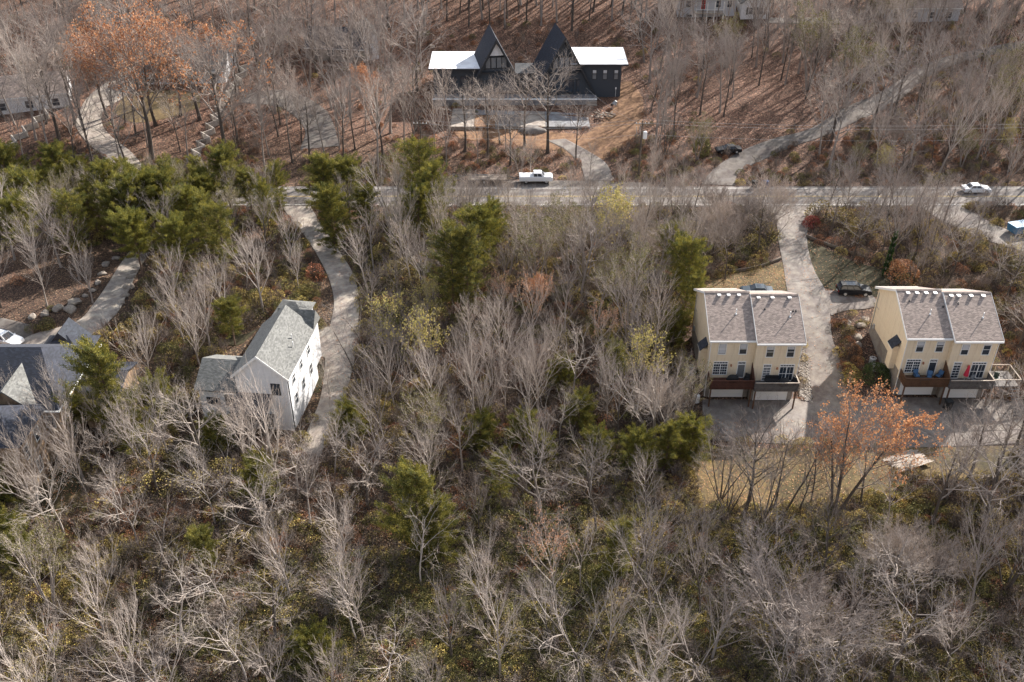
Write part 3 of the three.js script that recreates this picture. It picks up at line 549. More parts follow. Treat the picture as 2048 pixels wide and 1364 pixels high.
{
  const a = farHouse('grey_house', 'pale grey house with red door at the top right of centre', 1412, 34, { w: 13.5, d: 9, e: 4.9, rise: 2.6, wall: M.greySiding, roof: M.shingleGrey, windows: [[-4.4, 2.6, 1.2, 1.6], [-.9, 2.2, 1, 2.1, 'door'], [2.6, 2.6, 1.1, 1.6], [5.2, 2.6, 1.1, 1.6], [-3.9, -.2, 1.2, 1.2], [3.8, -.2, 1.2, 1.2]] });
  const pr = new MB().box(-3, 3.6, 1.7, 1.9, .003, 2.4).build('porch', M.paleWood, a);
  for (const x of [-2.9, -.3, 1.4, 3.5]) new MB().box(x - .09, x + .09, -1, 4.4, 2.2, 2.4).build('post', M.trim, pr);
  new MB().box(-3, 3.6, 2.7, 2.78, 2.3, 2.38).build('rail', M.trim, pr);
  const wg = farHouse('white_gable_house', 'white gable end with two shuttered windows at the top right of centre', 1509, 38, { axis: 'z', w: 6.6, d: 10, e: 4.1, rise: 2.6, wall: M.whiteSiding, roof: M.shingleGrey, windows: [[-1.1, 1.5, .95, 1.5], [1.25, 1.5, .95, 1.5]] });
  for (const x of [-1.95, -.25, .4, 2.1]) new MB().box(x - .2, x + .2, 1.4, 3.1, .003, .06).build('shutter', M.darkTrim, wg);
  farHouse('back_house', 'dark roofed house half hidden in trees behind the orange tree', 672, 122, { turn: -.12, w: 13, d: 9, e: 3.4, rise: 3, wall: M.block, roof: M.shingleBlack, chimney: 4, windows: [[-4, 1.6, 1.2, 1.5], [-1, 1.6, 1.2, 1.5], [2, 1.6, 1.2, 1.5], [5, 1.6, 1, 1.5]] });
  farHouse('white_end_house', 'narrow white gable wall beside the dark roof, above the orange tree', 742, 120, { turn: .25, axis: 'z', w: 3.6, d: 8, e: 5.6, rise: 2.2, wall: M.whiteSiding, roof: M.shingleGrey, windows: [[0, 1.5, .9, 1.5], [0, 4.0, .9, 1.2]] });
  farHouse('ranch_house', 'long grey roofed house behind the orange oaks at the back left', 372, 168, { turn: .05, w: 17, d: 9, e: 3.3, rise: 3.1, wall: M.whiteSiding, roof: M.shingleGrey, chimney: 6, windows: [[-6, 1, 1.6, 1.5], [-2.5, .9, 1.6, 1.5], [2, .9, 2, 1.5], [6, 1, 1.4, 1.5]] });
  farHouse('white_wing_house', 'bright white gable wall right of the grey roof at the back left', 452, 140, { turn: .55, axis: 'z', w: 5, d: 8, e: 3.6, rise: 2.6, wall: M.whiteSiding, roof: M.shingleGrey, windows: [[0, 1.2, 1, 1.3]] });
  farHouse('left_back_house', 'white walled house with faded roof behind bare trees at the far left', 62, 222, { turn: .3, w: 15, d: 9, e: 3.6, rise: 2.8, wall: M.whiteSiding, roof: M.shingleBrown, windows: [[-5, 1, 1.4, 1.5], [0, 1, 1.4, 1.5], [5, 1, 1.4, 1.5], [-3, 1, 1.1, 1.4, 'r'], [-6, 1, 1.1, 1.4, 'r']] });
  farHouse('mauve_roof_house', 'house with mauve grey roof in the trees at the top right', 1842, 44, { w: 17, d: 9, e: 3.8, rise: 3, wall: M.greySiding, roof: M.shingleBrown, windows: [[-6, 1.2, 1.4, 1.5], [-2, 1.2, 1.4, 1.5], [2, 1.2, 1.4, 1.5], [6, 1.2, 1.4, 1.5]] });
}

// ---------------------------------------------------------------- vehicles
function carBody(len, wid, prof) {                      // side outline in (x, y), rounded along its edges
  const g = new THREE.ExtrudeGeometry(new THREE.Shape(prof.map(([x, y]) => new THREE.Vector2(x, y))), { depth: wid - .16, bevelEnabled: true, bevelSize: .08, bevelThickness: .08, bevelSegments: 3, curveSegments: 6 });
  return g.translate(0, 0, -(wid - .16) / 2);
}
function cabin(mb, xs, y0, y1, w0, w1) {                // xs: rear foot, rear top, front top, front foot
  const [a, b, c, d] = xs, P = [V(a, y0, w0), V(d, y0, w0), V(c, y1, w1), V(b, y1, w1), V(a, y0, -w0), V(d, y0, -w0), V(c, y1, -w1), V(b, y1, -w1)];
  mb.quad(P[0], P[1], P[2], P[3]).quad(P[5], P[4], P[7], P[6]).quad(P[1], P[5], P[6], P[2]).quad(P[4], P[0], P[3], P[7]).quad(P[3], P[2], P[6], P[7]);
  return P;
}
function lerpQuad(P, u0, u1, v0, v1, out) { const f = (u, v) => P[0].clone().lerp(P[1], u).lerp(P[3].clone().lerp(P[2], u), v).add(out); return [f(u0, v0), f(u1, v0), f(u1, v1), f(u0, v1)]; }
function wheel(t, x, z, r, side) {
  const w = new MB().rod(V(x, r, z - .11), V(x, r, z + .11), r, r, 18).build('wheel', M.rubber, t);
  new MB().rod(V(x, r, z + side * .09), V(x, r, z + side * .125), r * .62, r * .58, 12).build('rim', M.metal, w);
}
function car(name, label, pos, turn, o) {
  const t = thing(name, label, o.cat || 'car', pos, turn), m = paint(o.color), { L, W, H } = o, k = L / 4.7, s = o.suv ? 1 : 0, b0 = .32, belt = H * .6;
  const r = o.suv ? .37 : .33, fx = L * .31, rx = -L * .29;
  new MB().add(carBody(L, W, [[-L / 2 + .08, b0 + .12], [-L / 2 + .2, b0], [L / 2 - .25, b0], [L / 2 - .06, b0 + .16], [L / 2 - .1, belt * .72], [L / 2 - .35, belt * .86], [L * .22, belt], [-L * .36, belt + .02], [-L / 2 + .1, belt * .96]])).build('body', m, t);
  const xs = o.suv ? [-L * .475, -L * .41, L * .07, L * .235] : [-L * .36, -L * .2, L * .06, L * .24];
  const g = new MB(), P = cabin(g, xs, belt - .02, H - .04, W * .45, W * .36);
  const cab = g.build('cabin', m, t);
  const pane = (F, u0, u1, v0, v1, out, n) => new MB().quad(...lerpQuad(F, u0, u1, v0, v1, out)).build(n, M.glass, cab);
  for (const z of [1, -1]) { const F = z > 0 ? [P[0], P[1], P[2], P[3]] : [P[4], P[5], P[6], P[7]]; for (const [u0, u1] of s ? [[.05, .3], [.33, .61], [.64, .9]] : [[.1, .47], [.51, .88]]) pane(F, u0, u1, .16, .84, V(0, .005, .012 * z), 'side_window'); }
  pane([P[1], P[5], P[6], P[2]], .07, .93, .1, .92, V(.012, .006, 0), 'windscreen');
  pane([P[4], P[0], P[3], P[7]], .08, .92, .2, .88, V(-.012, .006, 0), 'rear_window');
  if (o.roofGlass) new MB().quad(...lerpQuad([P[3], P[2], P[6], P[7]], .3, .85, .14, .86, V(0, .008, 0))).build('roof_window', M.glass, cab);
  if (o.rails) for (const z of [-1, 1]) new MB().box(xs[1] + .1, xs[2] - .1, H - .03, H + .03, z * W * .33 - .025, z * W * .33 + .025).build('roof_rail', o.rails, cab);
  for (const z of [-1, 1]) {
    wheel(t, fx, z * (W / 2 - .1), r, z); wheel(t, rx, z * (W / 2 - .1), r, z);
    new MB().box(L / 2 - .28, L / 2 - .03, belt * .62, belt * .76, z * W * .38 - .17, z * W * .38 + .17).build('headlight', M.whiteLamp, t);
    new MB().box(-L / 2 + .0, -L / 2 + .14, belt * .66, belt * .9, z * W * .4 - .13, z * W * .4 + .13).build('taillight', M.redLamp, t);
    new MB().box(L * .17, L * .2, belt, belt + .13, z * (W / 2 + .02) - .1, z * (W / 2 + .02) + .1).build('wing_mirror', m, t);
  }
  new MB().box(-L / 2 - .02, -L / 2 + .1, b0 + .14, b0 + .26, -.26, .26).build('number_plate', M.trim, t);
  new MB().box(L / 2 - .1, L / 2 - .01, b0 + .05, belt * .6, -W * .25, W * .25).build('grille', M.darkMetal, t);
  return t;
}
const seat = (px, py, lift = .1) => ground(px, py, lift);
const black = lin(.008, .009, .012), white = lin(.72, .73, .74);
car('suv', 'black suv parked beside the left gable of the right townhouse', seat(1706, 588, .112), -.06, { L: 4.8, W: 1.95, H: 1.72, suv: 1, color: black, rails: M.darkMetal, roofGlass: 1, cat: 'suv' });
car('sedan', 'black sedan parked nose downhill on the leafy slope beside the gravel drive', seat(1456, 305, .06), PI + .08, { L: 4.8, W: 1.85, H: 1.45, color: black });
car('sedan', 'dark grey car mostly hidden behind the roof of the left townhouse', seat(1512, 590, .1), PI - .06, { L: 4.6, W: 1.85, H: 1.5, color: lin(.035, .05, .065), roofGlass: 1 });
car('sedan', 'white sedan on the far lane of the road at the right', V(ground(1950, 384).x, land(60, 157) + .1, -156.4), 0, { L: 4.8, W: 1.85, H: 1.5, color: white });
car('suv', 'white suv with roof bars at the left edge, above the dark roof', seat(13, 688, .1), -.35, { L: 4.9, W: 1.95, H: 1.82, suv: 1, color: white, rails: M.darkMetal, cat: 'suv' });
car('hatchback', 'dark car on the drive in front of the house at the back left', seat(318, 164, .1), .2, { L: 4.4, W: 1.8, H: 1.5, color: lin(.02, .022, .028) });
{ // pickup and flatbed trailer on the far shoulder
  const p = seat(1072, 372, .1), t = thing('pickup_truck', 'white pickup truck towing a flatbed trailer on the roadside', 'pickup truck', V(p.x, p.y, -160.6), 0), m = paint(white), W = 2;
  new MB().add(carBody(5.9, W, [[-2.9, .75], [-2.85, .55], [2.75, .55], [2.92, .75], [2.88, 1.18], [2.6, 1.27], [-2.9, 1.27]])).build('body', m, t);
  const g = new MB(), P = cabin(g, [-.55, -.42, .95, 1.6], 1.25, 1.95, .9, .76), cab = g.build('cabin', m, t);
  for (const z of [1, -1]) for (const [a, b] of [[.06, .4], [.45, .82]]) new MB().quad(...lerpQuad(z > 0 ? [P[0], P[1], P[2], P[3]] : [P[4], P[5], P[6], P[7]], a, b, .15, .85, V(0, .004, .012 * z))).build('side_window', M.glass, cab);
  new MB().quad(...lerpQuad([P[1], P[5], P[6], P[2]], .07, .93, .1, .9, V(.012, .006, 0))).build('windscreen', M.glass, cab);
  new MB().quad(...lerpQuad([P[4], P[0], P[3], P[7]], .1, .9, .2, .85, V(-.012, .005, 0))).build('rear_window', M.glass, cab);
  new MB().box(-2.75, -.7, 1.2, 1.285, -.78, .78).build('bed', M.darkMetal, t);
  for (const z of [-1, 1]) { wheel(t, 1.85, z * .88, .42, z); wheel(t, -1.75, z * .88, .42, z); new MB().box(2.7, 2.93, .95, 1.12, z * .72 - .16, z * .72 + .16).build('headlight', M.whiteLamp, t); new MB().box(-2.98, -2.9, .85, 1.2, z * .88 - .07, z * .88 + .07).build('taillight', M.redLamp, t); }
  new MB().box(2.86, 2.98, .55, .75, -.9, .9).build('bumper', M.metal, t);
  const tr = thing('flatbed_trailer', 'long flatbed trailer with wooden deck and ramp behind the white pickup', 'trailer', V(p.x - 8.6, p.y, -160.6), 0);
  const fr = new MB().box(-4.4, 3.4, .62, .8, -1.2, -1.08).box(-4.4, 3.4, .62, .8, 1.08, 1.2).bar(V(3.4, .66, -.9), V(5.6, .6, 0), .12, .14).bar(V(3.4, .66, .9), V(5.6, .6, 0), .12, .14); for (let x = -4.3; x < 3.4; x += .95) fr.box(x, x + .08, .63, .79, -1.08, 1.08); fr.build('frame', M.darkMetal, tr);
  for (let i = 0; i < 9; i++) new MB().box(-3.4, 3.4, .803, .85, -1.18 + i * .2635, -1.18 + i * .2635 + .24).build('plank', [M.oldWood, M.poleWood, M.log][i % 3], tr);
  for (const z of [-1, 1]) { for (const x of [-1.5, -.6]) wheel(tr, x, z * 1.02, .38, z); new MB().box(-2.1, 0, .855, .9, z * 1.02 - .2, z * 1.02 + .2).build('mudguard', M.darkMetal, tr); }
  const rp = new MB(); for (const z of [-.9, .3]) for (let i = 0; i < 9; i++) rp.bar(V(-4.45 - i * .22, .75 + i * .05, z), V(-4.45 - i * .22, .75 + i * .05, z + .6), .07, .05); for (const z of [-.9, -.3, .3, .9]) rp.bar(V(-4.4, .74, z), V(-6.3, 1.18, z), .08, .08); rp.build('ramp', M.darkMetal, tr);
}
{ // skip bin or box trailer at the right edge
  const p = seat(2036, 466, .1), t = thing('dumpster', 'blue metal dumpster at the right edge beside the pale drive', 'dumpster', p, .3);
  new MB().alongZ([[-1.5, .3], [1.3, .3], [1.7, 1.5], [-1.7, 1.5]], -1, 1).build('body', M.teal, t);
  new MB().box(-1.7, 1.7, 1.503, 1.6, -1.05, 1.05).build('lid', M.teal, t);
  for (const x of [-1.1, -.3, .5, 1.2]) new MB().box(x - .05, x + .05, .4, 1.5, 1.003, 1.08).build('rib', M.teal, t);
}
// ---------------------------------------------------------------- bins, units by the houses, deck things
function bin(label, p, m, s = 1) {
  const t = thing('wheelie_bin', label, 'bin', p, .2);
  new MB().add(new THREE.CylinderGeometry(.42 * s, .34 * s, 1 * s, 4, 1).rotateY(PI / 4), new THREE.Matrix4().makeTranslation(0, .52 * s, 0)).build('body', m, t);
  new MB().box(-.33 * s, .33 * s, 1.02 * s, 1.1 * s, -.36 * s, .32 * s).build('lid', m, t);
  new MB().rod(V(-.3 * s, .12, -.26 * s), V(-.3 * s + .08, .12, -.26 * s), .12, .12, 10).rod(V(.22 * s, .12, -.26 * s), V(.3 * s, .12, -.26 * s), .12, .12, 10).build('wheel', M.rubber, t);
  new MB().rod(V(-.25 * s, .98 * s, -.4 * s), V(.25 * s, .98 * s, -.4 * s), .025, .025, 6).build('handle', M.rubber, t);
  return t;
}
bin('black wheelie bin on the far side of the road, left of the blue one', ground(1508, 376), M.rubber, 1.25);
bin('blue wheelie bin on the far side of the road by the drive mouth', ground(1531, 376), M.binBlue, 1.25);
bin('dark green wheelie bin between the white house and its driveway', ground(628, 652, .1), M.binGreen, 1.15);
bin('round topped black bin beside the green one near the white house', ground(618, 646), M.rubber, 1);
bin('big dark bin under the deck stairs of the right townhouse', V(...(() => { const p = decks(R_HOUSE, 1, 6.3, 2.6, -2.5); return [p.x - .6, p.y, p.z]; })()), M.rubber, 1.3);
bin('green bin by the trunks above the row of cedars', ground(642, 322), M.binGreen, 1);
function acUnit(label, p) {
  const t = thing('air_conditioner', label, 'air conditioner', p, .1, null);
  new MB().rod(V(0, .05, 0), V(0, .85, 0), .44, .44, 16).build('case', M.greyMetal, t);
  new MB().rod(V(0, .853, 0), V(0, .9, 0), .47, .42, 16).build('rim', M.metal, t);
  const f = new MB(); for (let i = 0; i < 6; i++) { const a = i * PI / 3; f.bar(V(0, .92, 0), V(cos(a) * .4, .92, sin(a) * .4), .05, .02); } f.rod(V(0, .9, 0), V(0, .95, 0), .12, .1, 10).build('fan_guard', M.darkMetal, t);
}
for (const [h, zs, w] of [[L_HOUSE, [[-.95, -3.9], [-1.0, -5.0], [-2.0, -4.9]], 'left'], [R_HOUSE, [[-1.05, -4.6], [-1.1, -5.9]], 'right']]) zs.forEach(([x, z], i) => { const X = h[0] + x, F = h[1] - z; acUnit(`round grey air conditioner by the left gable of the ${w} townhouse, ${['nearest the deck', 'second from the deck', 'farthest left'][i]}`, V(X, land(X, F) + .02, -F)); });
{ const p = decks(L_HOUSE, 0, -1.2, 1.0, 0), t = thing('gas_tank', 'small white tank by the near corner of the left townhouse', 'tank', V(p.x, land(p.x, -p.z), p.z)); new MB().rod(V(0, .1, 0), V(0, 1.1, 0), .4, .4, 16).build('tank', M.trim, t); new MB().rod(V(0, 1.1, 0), V(0, 1.25, 0), .4, .12, 16).build('cap', M.trim, t); }
function grill(label, p, turn = 0) {                      // barbecue under its cloth cover
  const t = thing('covered_grill', label, 'grill', p, turn);
  const g = new THREE.SphereGeometry(.5, 18, 12); const a = g.attributes.position; for (let i = 0; i < a.count; i++) { const y = a.getY(i), k = .92 + .1 * noise(a.getX(i) * 6, y * 6); a.setXYZ(i, a.getX(i) * 1.65 * k, max(-.42, y) * 1.3 + .56, a.getZ(i) * .85 * k); } g.computeVertexNormals();
  new MB().add(g).build('cover', M.blackCloth, t);
  new MB().rod(V(.3, 1.12, 0), V(.42, 1.3, 0), .05, .05, 6).build('handle', M.darkMetal, t);
}
const dl = 3.1 - 2.6 - .02;
grill('black covered grill in the middle of the red brown deck', decks(L_HOUSE, 0, 3.0, 1.1, dl));
grill('smaller black covered grill on the grey deck of the left townhouse', decks(L_HOUSE, 1, 9.25, 1.15, dl), .1);
function chair(label, p, turn, m, group) {
  const t = thing('patio_chair', label, 'chair', p, turn, group);
  new MB().box(-.32, .32, .38, .48, -.3, .32).build('seat', m, t);
  new MB().bar(V(0, .48, -.3), V(0, 1.05, -.46), .62, .08).build('backrest', m, t);
  for (const x of [-.3, .3]) { new MB().bar(V(x, 0, .28), V(x, .6, .28), .05, .05).build('leg', M.darkMetal, t); new MB().bar(V(x, 0, -.3), V(x, .6, -.3), .05, .05).build('leg', M.darkMetal, t); new MB().bar(V(x, .62, -.34), V(x, .62, .32), .07, .04).build('armrest', M.darkMetal, t); }
  return t;
}
function sofa(label, p, m) { const t = thing('patio_sofa', label, 'sofa', p, 0); new MB().box(-.85, .85, .12, .42, -.35, .4).build('base', M.darkMetal, t); for (const x of [-.42, .42]) { new MB().box(x - .4, x + .4, .423, .55, -.3, .38).build('cushion', m, t); new MB().box(x - .4, x + .4, .553, .95, -.35, -.18).build('back_cushion', m, t); } }
sofa('black patio sofa on the grey deck against the tan wall', decks(L_HOUSE, 1, 7.95, .5, dl), M.blackCloth);
chair('black chair in the right corner of the grey deck', decks(L_HOUSE, 1, 10.4, 1.1, dl), -.8, M.blackCloth);
chair('dark low chair in the right corner of the red brown deck', decks(L_HOUSE, 0, 4.75, 1.0, dl), -.5, M.blackCloth);
const bl = decks(R_HOUSE, 0, 0, 0, dl);
chair('blue chair on the brown deck of the right townhouse, under the wide window', decks(R_HOUSE, 0, 2.0, .6, dl), .1, M.blueCloth);
chair('blue chair on the brown deck, in front of the glazed door', decks(R_HOUSE, 0, 3.5, .9, dl), -.4, M.blueCloth);
chair('blue chair on the brown deck, nearest the privacy screen', decks(R_HOUSE, 0, 4.8, .7, dl), -.9, M.blueCloth);
{ const t = thing('patio_table', 'low dark patio table among the blue chairs', 'table', decks(R_HOUSE, 0, 2.7, 1.45, dl)); new MB().box(-.6, .6, .42, .48, -.35, .35).build('tabletop', M.darkMetal, t); for (const x of [-.52, .52]) for (const z of [-.28, .28]) new MB().box(x - .03, x + .03, 0, .42, z - .03, z + .03).build('leg', M.darkMetal, t); }
{ const t = thing('parasol', 'folded red parasol on the pale railed deck of the right townhouse', 'parasol', decks(R_HOUSE, 1, 7.7, .8, dl)); new MB().rod(V(0, 0, 0), V(.15, 2.6, 0), .03).build('pole', M.metal, t); new MB().rod(V(.06, 1.0, 0), V(.12, 2.2, 0), .32, .16, 9).rod(V(.12, 2.2, 0), V(.15, 2.6, 0), .16, .03, 9).build('canopy', M.redCloth, t); new MB().rod(V(0, 0, 0), V(0, .12, 0), .28, .2, 12).build('base', M.darkMetal, t); }
chair('grey chair behind the pale rail of the right townhouse deck', decks(R_HOUSE, 1, 8.8, 1.2, dl), .4, M.curtain);
chair('green topped chair on the side deck beyond the pale rail', decks(R_HOUSE, 1, 11.8, .6, dl), -.4, M.binGreen);
{ // extra deck platform with pale rails at the right end
  const q = decks(R_HOUSE, 1, 10.95, 0, 0), t = thing('side_deck', 'side deck with pale rails at the right end of the right townhouse', 'deck', V(q.x, -2.6, q.z));
  new MB().box(.05, 3.4, 2.98, 3.06, -1.6, 1.7).build('floor', M.greyDeck, t);
  for (const [a, b] of [[V(.1, 4.05, -1.6), V(3.4, 4.05, -1.6)], [V(3.4, 4.05, -1.6), V(3.4, 4.05, 1.7)], [V(.1, 4.05, 1.7), V(3.4, 4.05, 1.7)], [V(3.4, 3.2, 1.72), V(2.6, 1.2, 4.2)]]) { new MB().bar(a, b, .14, .06).build('rail', M.paleWood, t); }
  for (const [x, z] of [[.15, 1.65], [1.7, 1.65], [3.35, 1.65], [3.35, 0], [3.35, -1.55], [1.7, -1.55]]) new MB().box(x - .06, x + .06, -.3, 4.02, z - .06, z + .06).build('post', M.paleWood, t);
  for (let i = 0; i < 9; i++) new MB().box(2.3 + .003, 3.3, 2.7 - i * .3, 2.76 - i * .3, 1.8 + i * .28, 2.08 + i * .28).build('step', M.greyDeck, t);
}
// ---------------------------------------------------------------- fences, poles, wires, edging, rocks
function fence(label, pts, rails, h, m, gap) {
  const t = thing('fence', label, 'fence');
  const P = pts.map(([x, y]) => ground(x, y)), c = new THREE.CatmullRomCurve3(P, false, 'centripetal'), n = max(2, Math.round(c.getLength() / gap)), Q = c.getSpacedPoints(n).map((p) => V(p.x, land(p.x, -p.z), p.z));
  Q.forEach((p, i) => { new MB().box(p.x - .08, p.x + .08, p.y - .2, p.y + h + .12, p.z - .08, p.z + .08).build('post', m, t); if (i < n) for (let k = 0; k < rails; k++) new MB().bar(p.clone().add(V(.05, h * (k + .75) / rails, 0)), Q[i + 1].clone().add(V(.05, h * (k + .75) / rails, 0)), .06, .17).build('rail', m, t); });
}
function wormFence(label, pts, rails) {                    // split rails stacked in a zigzag
  const t = thing('rail_fence', label, 'fence'), c = new THREE.CatmullRomCurve3(pts.map(([x, y]) => ground(x, y)), false, 'centripetal'), n = Math.round(c.getLength() / 1.9), Q = c.getSpacedPoints(n).map((p, i, A) => { const d = A[min(n, i + 1)].clone().sub(A[max(0, i - 1)]).normalize(), s = (i % 2 ? .95 : -.95), x = p.x - d.z * s, z = p.z + d.x * s; return V(x, land(x, -z), z); });
  for (let i = 0; i < n; i++) for (let k = 0; k < rails; k++) { const a = Q[i].clone(), b = Q[i + 1].clone(), d = b.clone().sub(a).normalize().multiplyScalar(.22), y = .12 + k * .24 + (i % 2) * .12; a.sub(d); b.add(d); a.y += y; b.y += y; new MB().bar(a, b, .17, .16).build('rail', M.fenceWood, t); }
}
wormFence('pale zigzag rail fence climbing the slope between the oaks and the shaded drive', [[386, 328], [408, 290], [440, 228], [470, 178], [494, 136]], 5);
wormFence('pale zigzag rail fence at the far left below the white walled house', [[16, 304], [48, 272], [100, 228]], 5);
fence('low pale post fence along the driveway at the back left', [[105, 308], [150, 318], [205, 318]], 2, .9, M.oldWood, 2.6);
function pole(label, px, py, h, kit) {
  const p = ground(px, py), t = thing('utility_pole', label, 'utility pole', p);
  new MB().rod(V(0, -.5, 0), V(0, h, 0), .17, .12, 10).build('pole', M.poleWood, t);
  new MB().box(-1.2, 1.2, h - .7, h - .56, -.07, .07).build('crossarm', M.poleWood, t);
  for (const x of [-1.1, -.5, .5, 1.1]) new MB().rod(V(x, h - .56, 0), V(x, h - .3, 0), .06, .04, 8).build('insulator', M.trim, t);
  if (kit) { new MB().rod(V(.55, h - 3.2, .25), V(.55, h - 2.0, .25), .36, .36, 14).rod(V(.55, h - 2.0, .25), V(.55, h - 1.9, .25), .36, .2, 14).build('transformer', M.trim, t); for (const x of [-.9, -.3]) new MB().rod(V(x, h - 2.4, .1), V(x - .12, h - 1.1, .1), .06, .06, 6).build('fuse_holder', M.metal, t); }
  return V(p.x, p.y + h, p.z);
}
const poleA = pole('wooden utility pole with white transformer beside the road, below the building site', 1277, 352, 10.5, 1);
const poleB = pole('slim utility pole behind the brush at the far right of the road', 2140, 356, 10.5, 0);
const poleC = pole('slim utility pole by the road in front of the black house, left of the trailer', 846, 352, 10.5, 0);
function cable(label, pts, sag, r = .011) { const out = []; for (let i = 0; i < pts.length - 1; i++) for (let k = 0; k <= 10; k++) { if (i && !k) continue; const t = k / 10, p = pts[i].clone().lerp(pts[i + 1], t); p.y -= sag * 4 * t * (1 - t); out.push(p); } tag(new MB().tube(out, r, 4, out.length * 2).build('overhead_wire', M.wire), label, 'wire', 'overhead wires along the road'); }
for (const [dx, dy, w] of [[-1.1, -.3, 'farthest of the two upper wires'], [.5, -.3, 'nearest of the two upper wires'], [0, -2.6, 'lowest of three wires']]) cable(`thin overhead wire along the road from pole to pole, ${w}`, [poleC, poleA, poleB].map((p) => p.clone().add(V(0, dy, dx))), 1.0);
cable('wire from the pole by the road down to the black house', [poleA.clone().add(V(0, -1, 0)), ground(1170, 235).add(V(0, 6, 0))], .5);
function edging(label, pts) { const t = thing('log_edging', label, 'edging'); const c = new THREE.CatmullRomCurve3(pts.map(([x, y]) => ground(x, y)), false, 'centripetal'), n = Math.round(c.getLength() / 2.4), Q = c.getSpacedPoints(n).map((p) => V(p.x, land(p.x, -p.z) + .22, p.z)); for (let i = 0; i < n; i++) for (const k of [0, .24]) new MB().rod(Q[i].clone().add(V(0, k - .08, 0)), Q[i].clone().lerp(Q[i + 1], .985).add(V(0, k - .08, 0)), .13, .13, 8).build('log', M.log, t); }
edging('line of stacked logs edging the lawn left of the driveway', [[1382, 552], [1430, 546], [1480, 543], [1520, 535], [1562, 519]]);
edging('line of stacked logs running right from the driveway above the shaded lawn', [[1612, 474], [1650, 490], [1680, 500], [1730, 518]]);
const rockGeos = [1, 2, 3, 4, 5].map((s) => { const g = new THREE.IcosahedronGeometry(1, 2), a = g.attributes.position; for (let i = 0; i < a.count; i++) { const v = V().fromBufferAttribute(a, i), k = 1 + .32 * noise(v.x * 1.4 + s * 9, v.y * 1.4 + v.z * 1.7) + .1 * noise(v.x * 4 + s, v.z * 4 - v.y * 3); a.setXYZ(i, v.x * k, v.y * k * .62, v.z * k * .8); } g.computeVertexNormals(); return metric(g); });
function rock(label, px, py, s, turn, i, m = M.stone, group) { const o = new THREE.Mesh(rockGeos[i % 5], m); o.name = numbered('boulder'); o.position.copy(ground(px, py, s * .12)); o.scale.set(s, s * .9, s); o.rotation.y = turn; o.castShadow = true; scene.add(tag(o, label, 'rock', group)); }
[[232, 517, .7], [212, 530, .9], [205, 548, .8], [196, 566, .75], [186, 582, .7], [171, 592, .6], [150, 606, 1.3], [139, 620, 1.2], [115, 618, 1.0], [90, 628, .9], [64, 634, .8], [270, 536, .5], [268, 545, .7], [262, 556, .8], [258, 575, 1.1], [250, 592, .8], [244, 606, .7]].forEach(([x, y, s], i) => rock(`pale boulder ${['left', 'right'][+(x > 238 && i > 10)]} of the straight driveway, ${['first', 'second', 'third', 'fourth', 'fifth', 'sixth', 'seventh', 'eighth', 'ninth', 'tenth', 'eleventh', 'twelfth', 'thirteenth', 'fourteenth', 'fifteenth', 'sixteenth', 'seventeenth', 'eighteenth'][i]} from its upper end`, x, y, s * .8, i * 1.7, i, M.stone, 'boulders along the straight driveway'));
[[1722, 652, .7], [1700, 660, .6], [1730, 640, .7], [1710, 676, .8], [1694, 648, .7], [1716, 690, .6]].forEach(([x, y, s], i) => rock(`stone in the planted bed beside the right townhouse, ${['biggest at left', 'smaller at left', 'nearest the suv', 'middle one', 'farthest left', 'lowest'][i]}`, x, y, s, i * 2.1, i, M.stone, 'stones in the bed beside the right townhouse'));
[[565, 930, .6], [580, 925, .4], [600, 930, .5], [575, 918, .35]].forEach(([x, y, s], i) => rock(`pale stone at the foot of the curving driveway, ${['leftmost', 'second from left', 'rightmost', 'smallest'][i]}`, x, y, s, i * 1.3, i, M.riprap, 'stones below the curving driveway'));
{ // strip of broken stone between the left townhouse and its driveway: far too many to count
  const r = RNG(77), n = 900, im = new THREE.InstancedMesh(rockGeos[0], M.riprap, n), m = new THREE.Matrix4(), q = new THREE.Quaternion(), c = new THREE.Color();
  const P = [[1597, 680], [1606, 690], [1618, 752], [1624, 806], [1600, 800], [1596, 740]];
  let i = 0; while (i < n) { const x = 1594 + r() * 32, y = 680 + r() * 126; if (!inPoly(x, y, P)) continue; const s = .1 + r() * .14; im.setMatrixAt(i, m.compose(ground(x, y, .06), q.setFromEuler(new THREE.Euler(r() * 3, r() * 6, r() * 3)), V(s, s, s))); const k = .7 + r() * .5; im.setColorAt(i++, c.setRGB(k, k, k)); }
  im.name = 'broken_stone'; scene.add(tag(im, 'strip of pale broken stone between the left townhouse and the driveway', 'stones', null, 'stuff'));
}
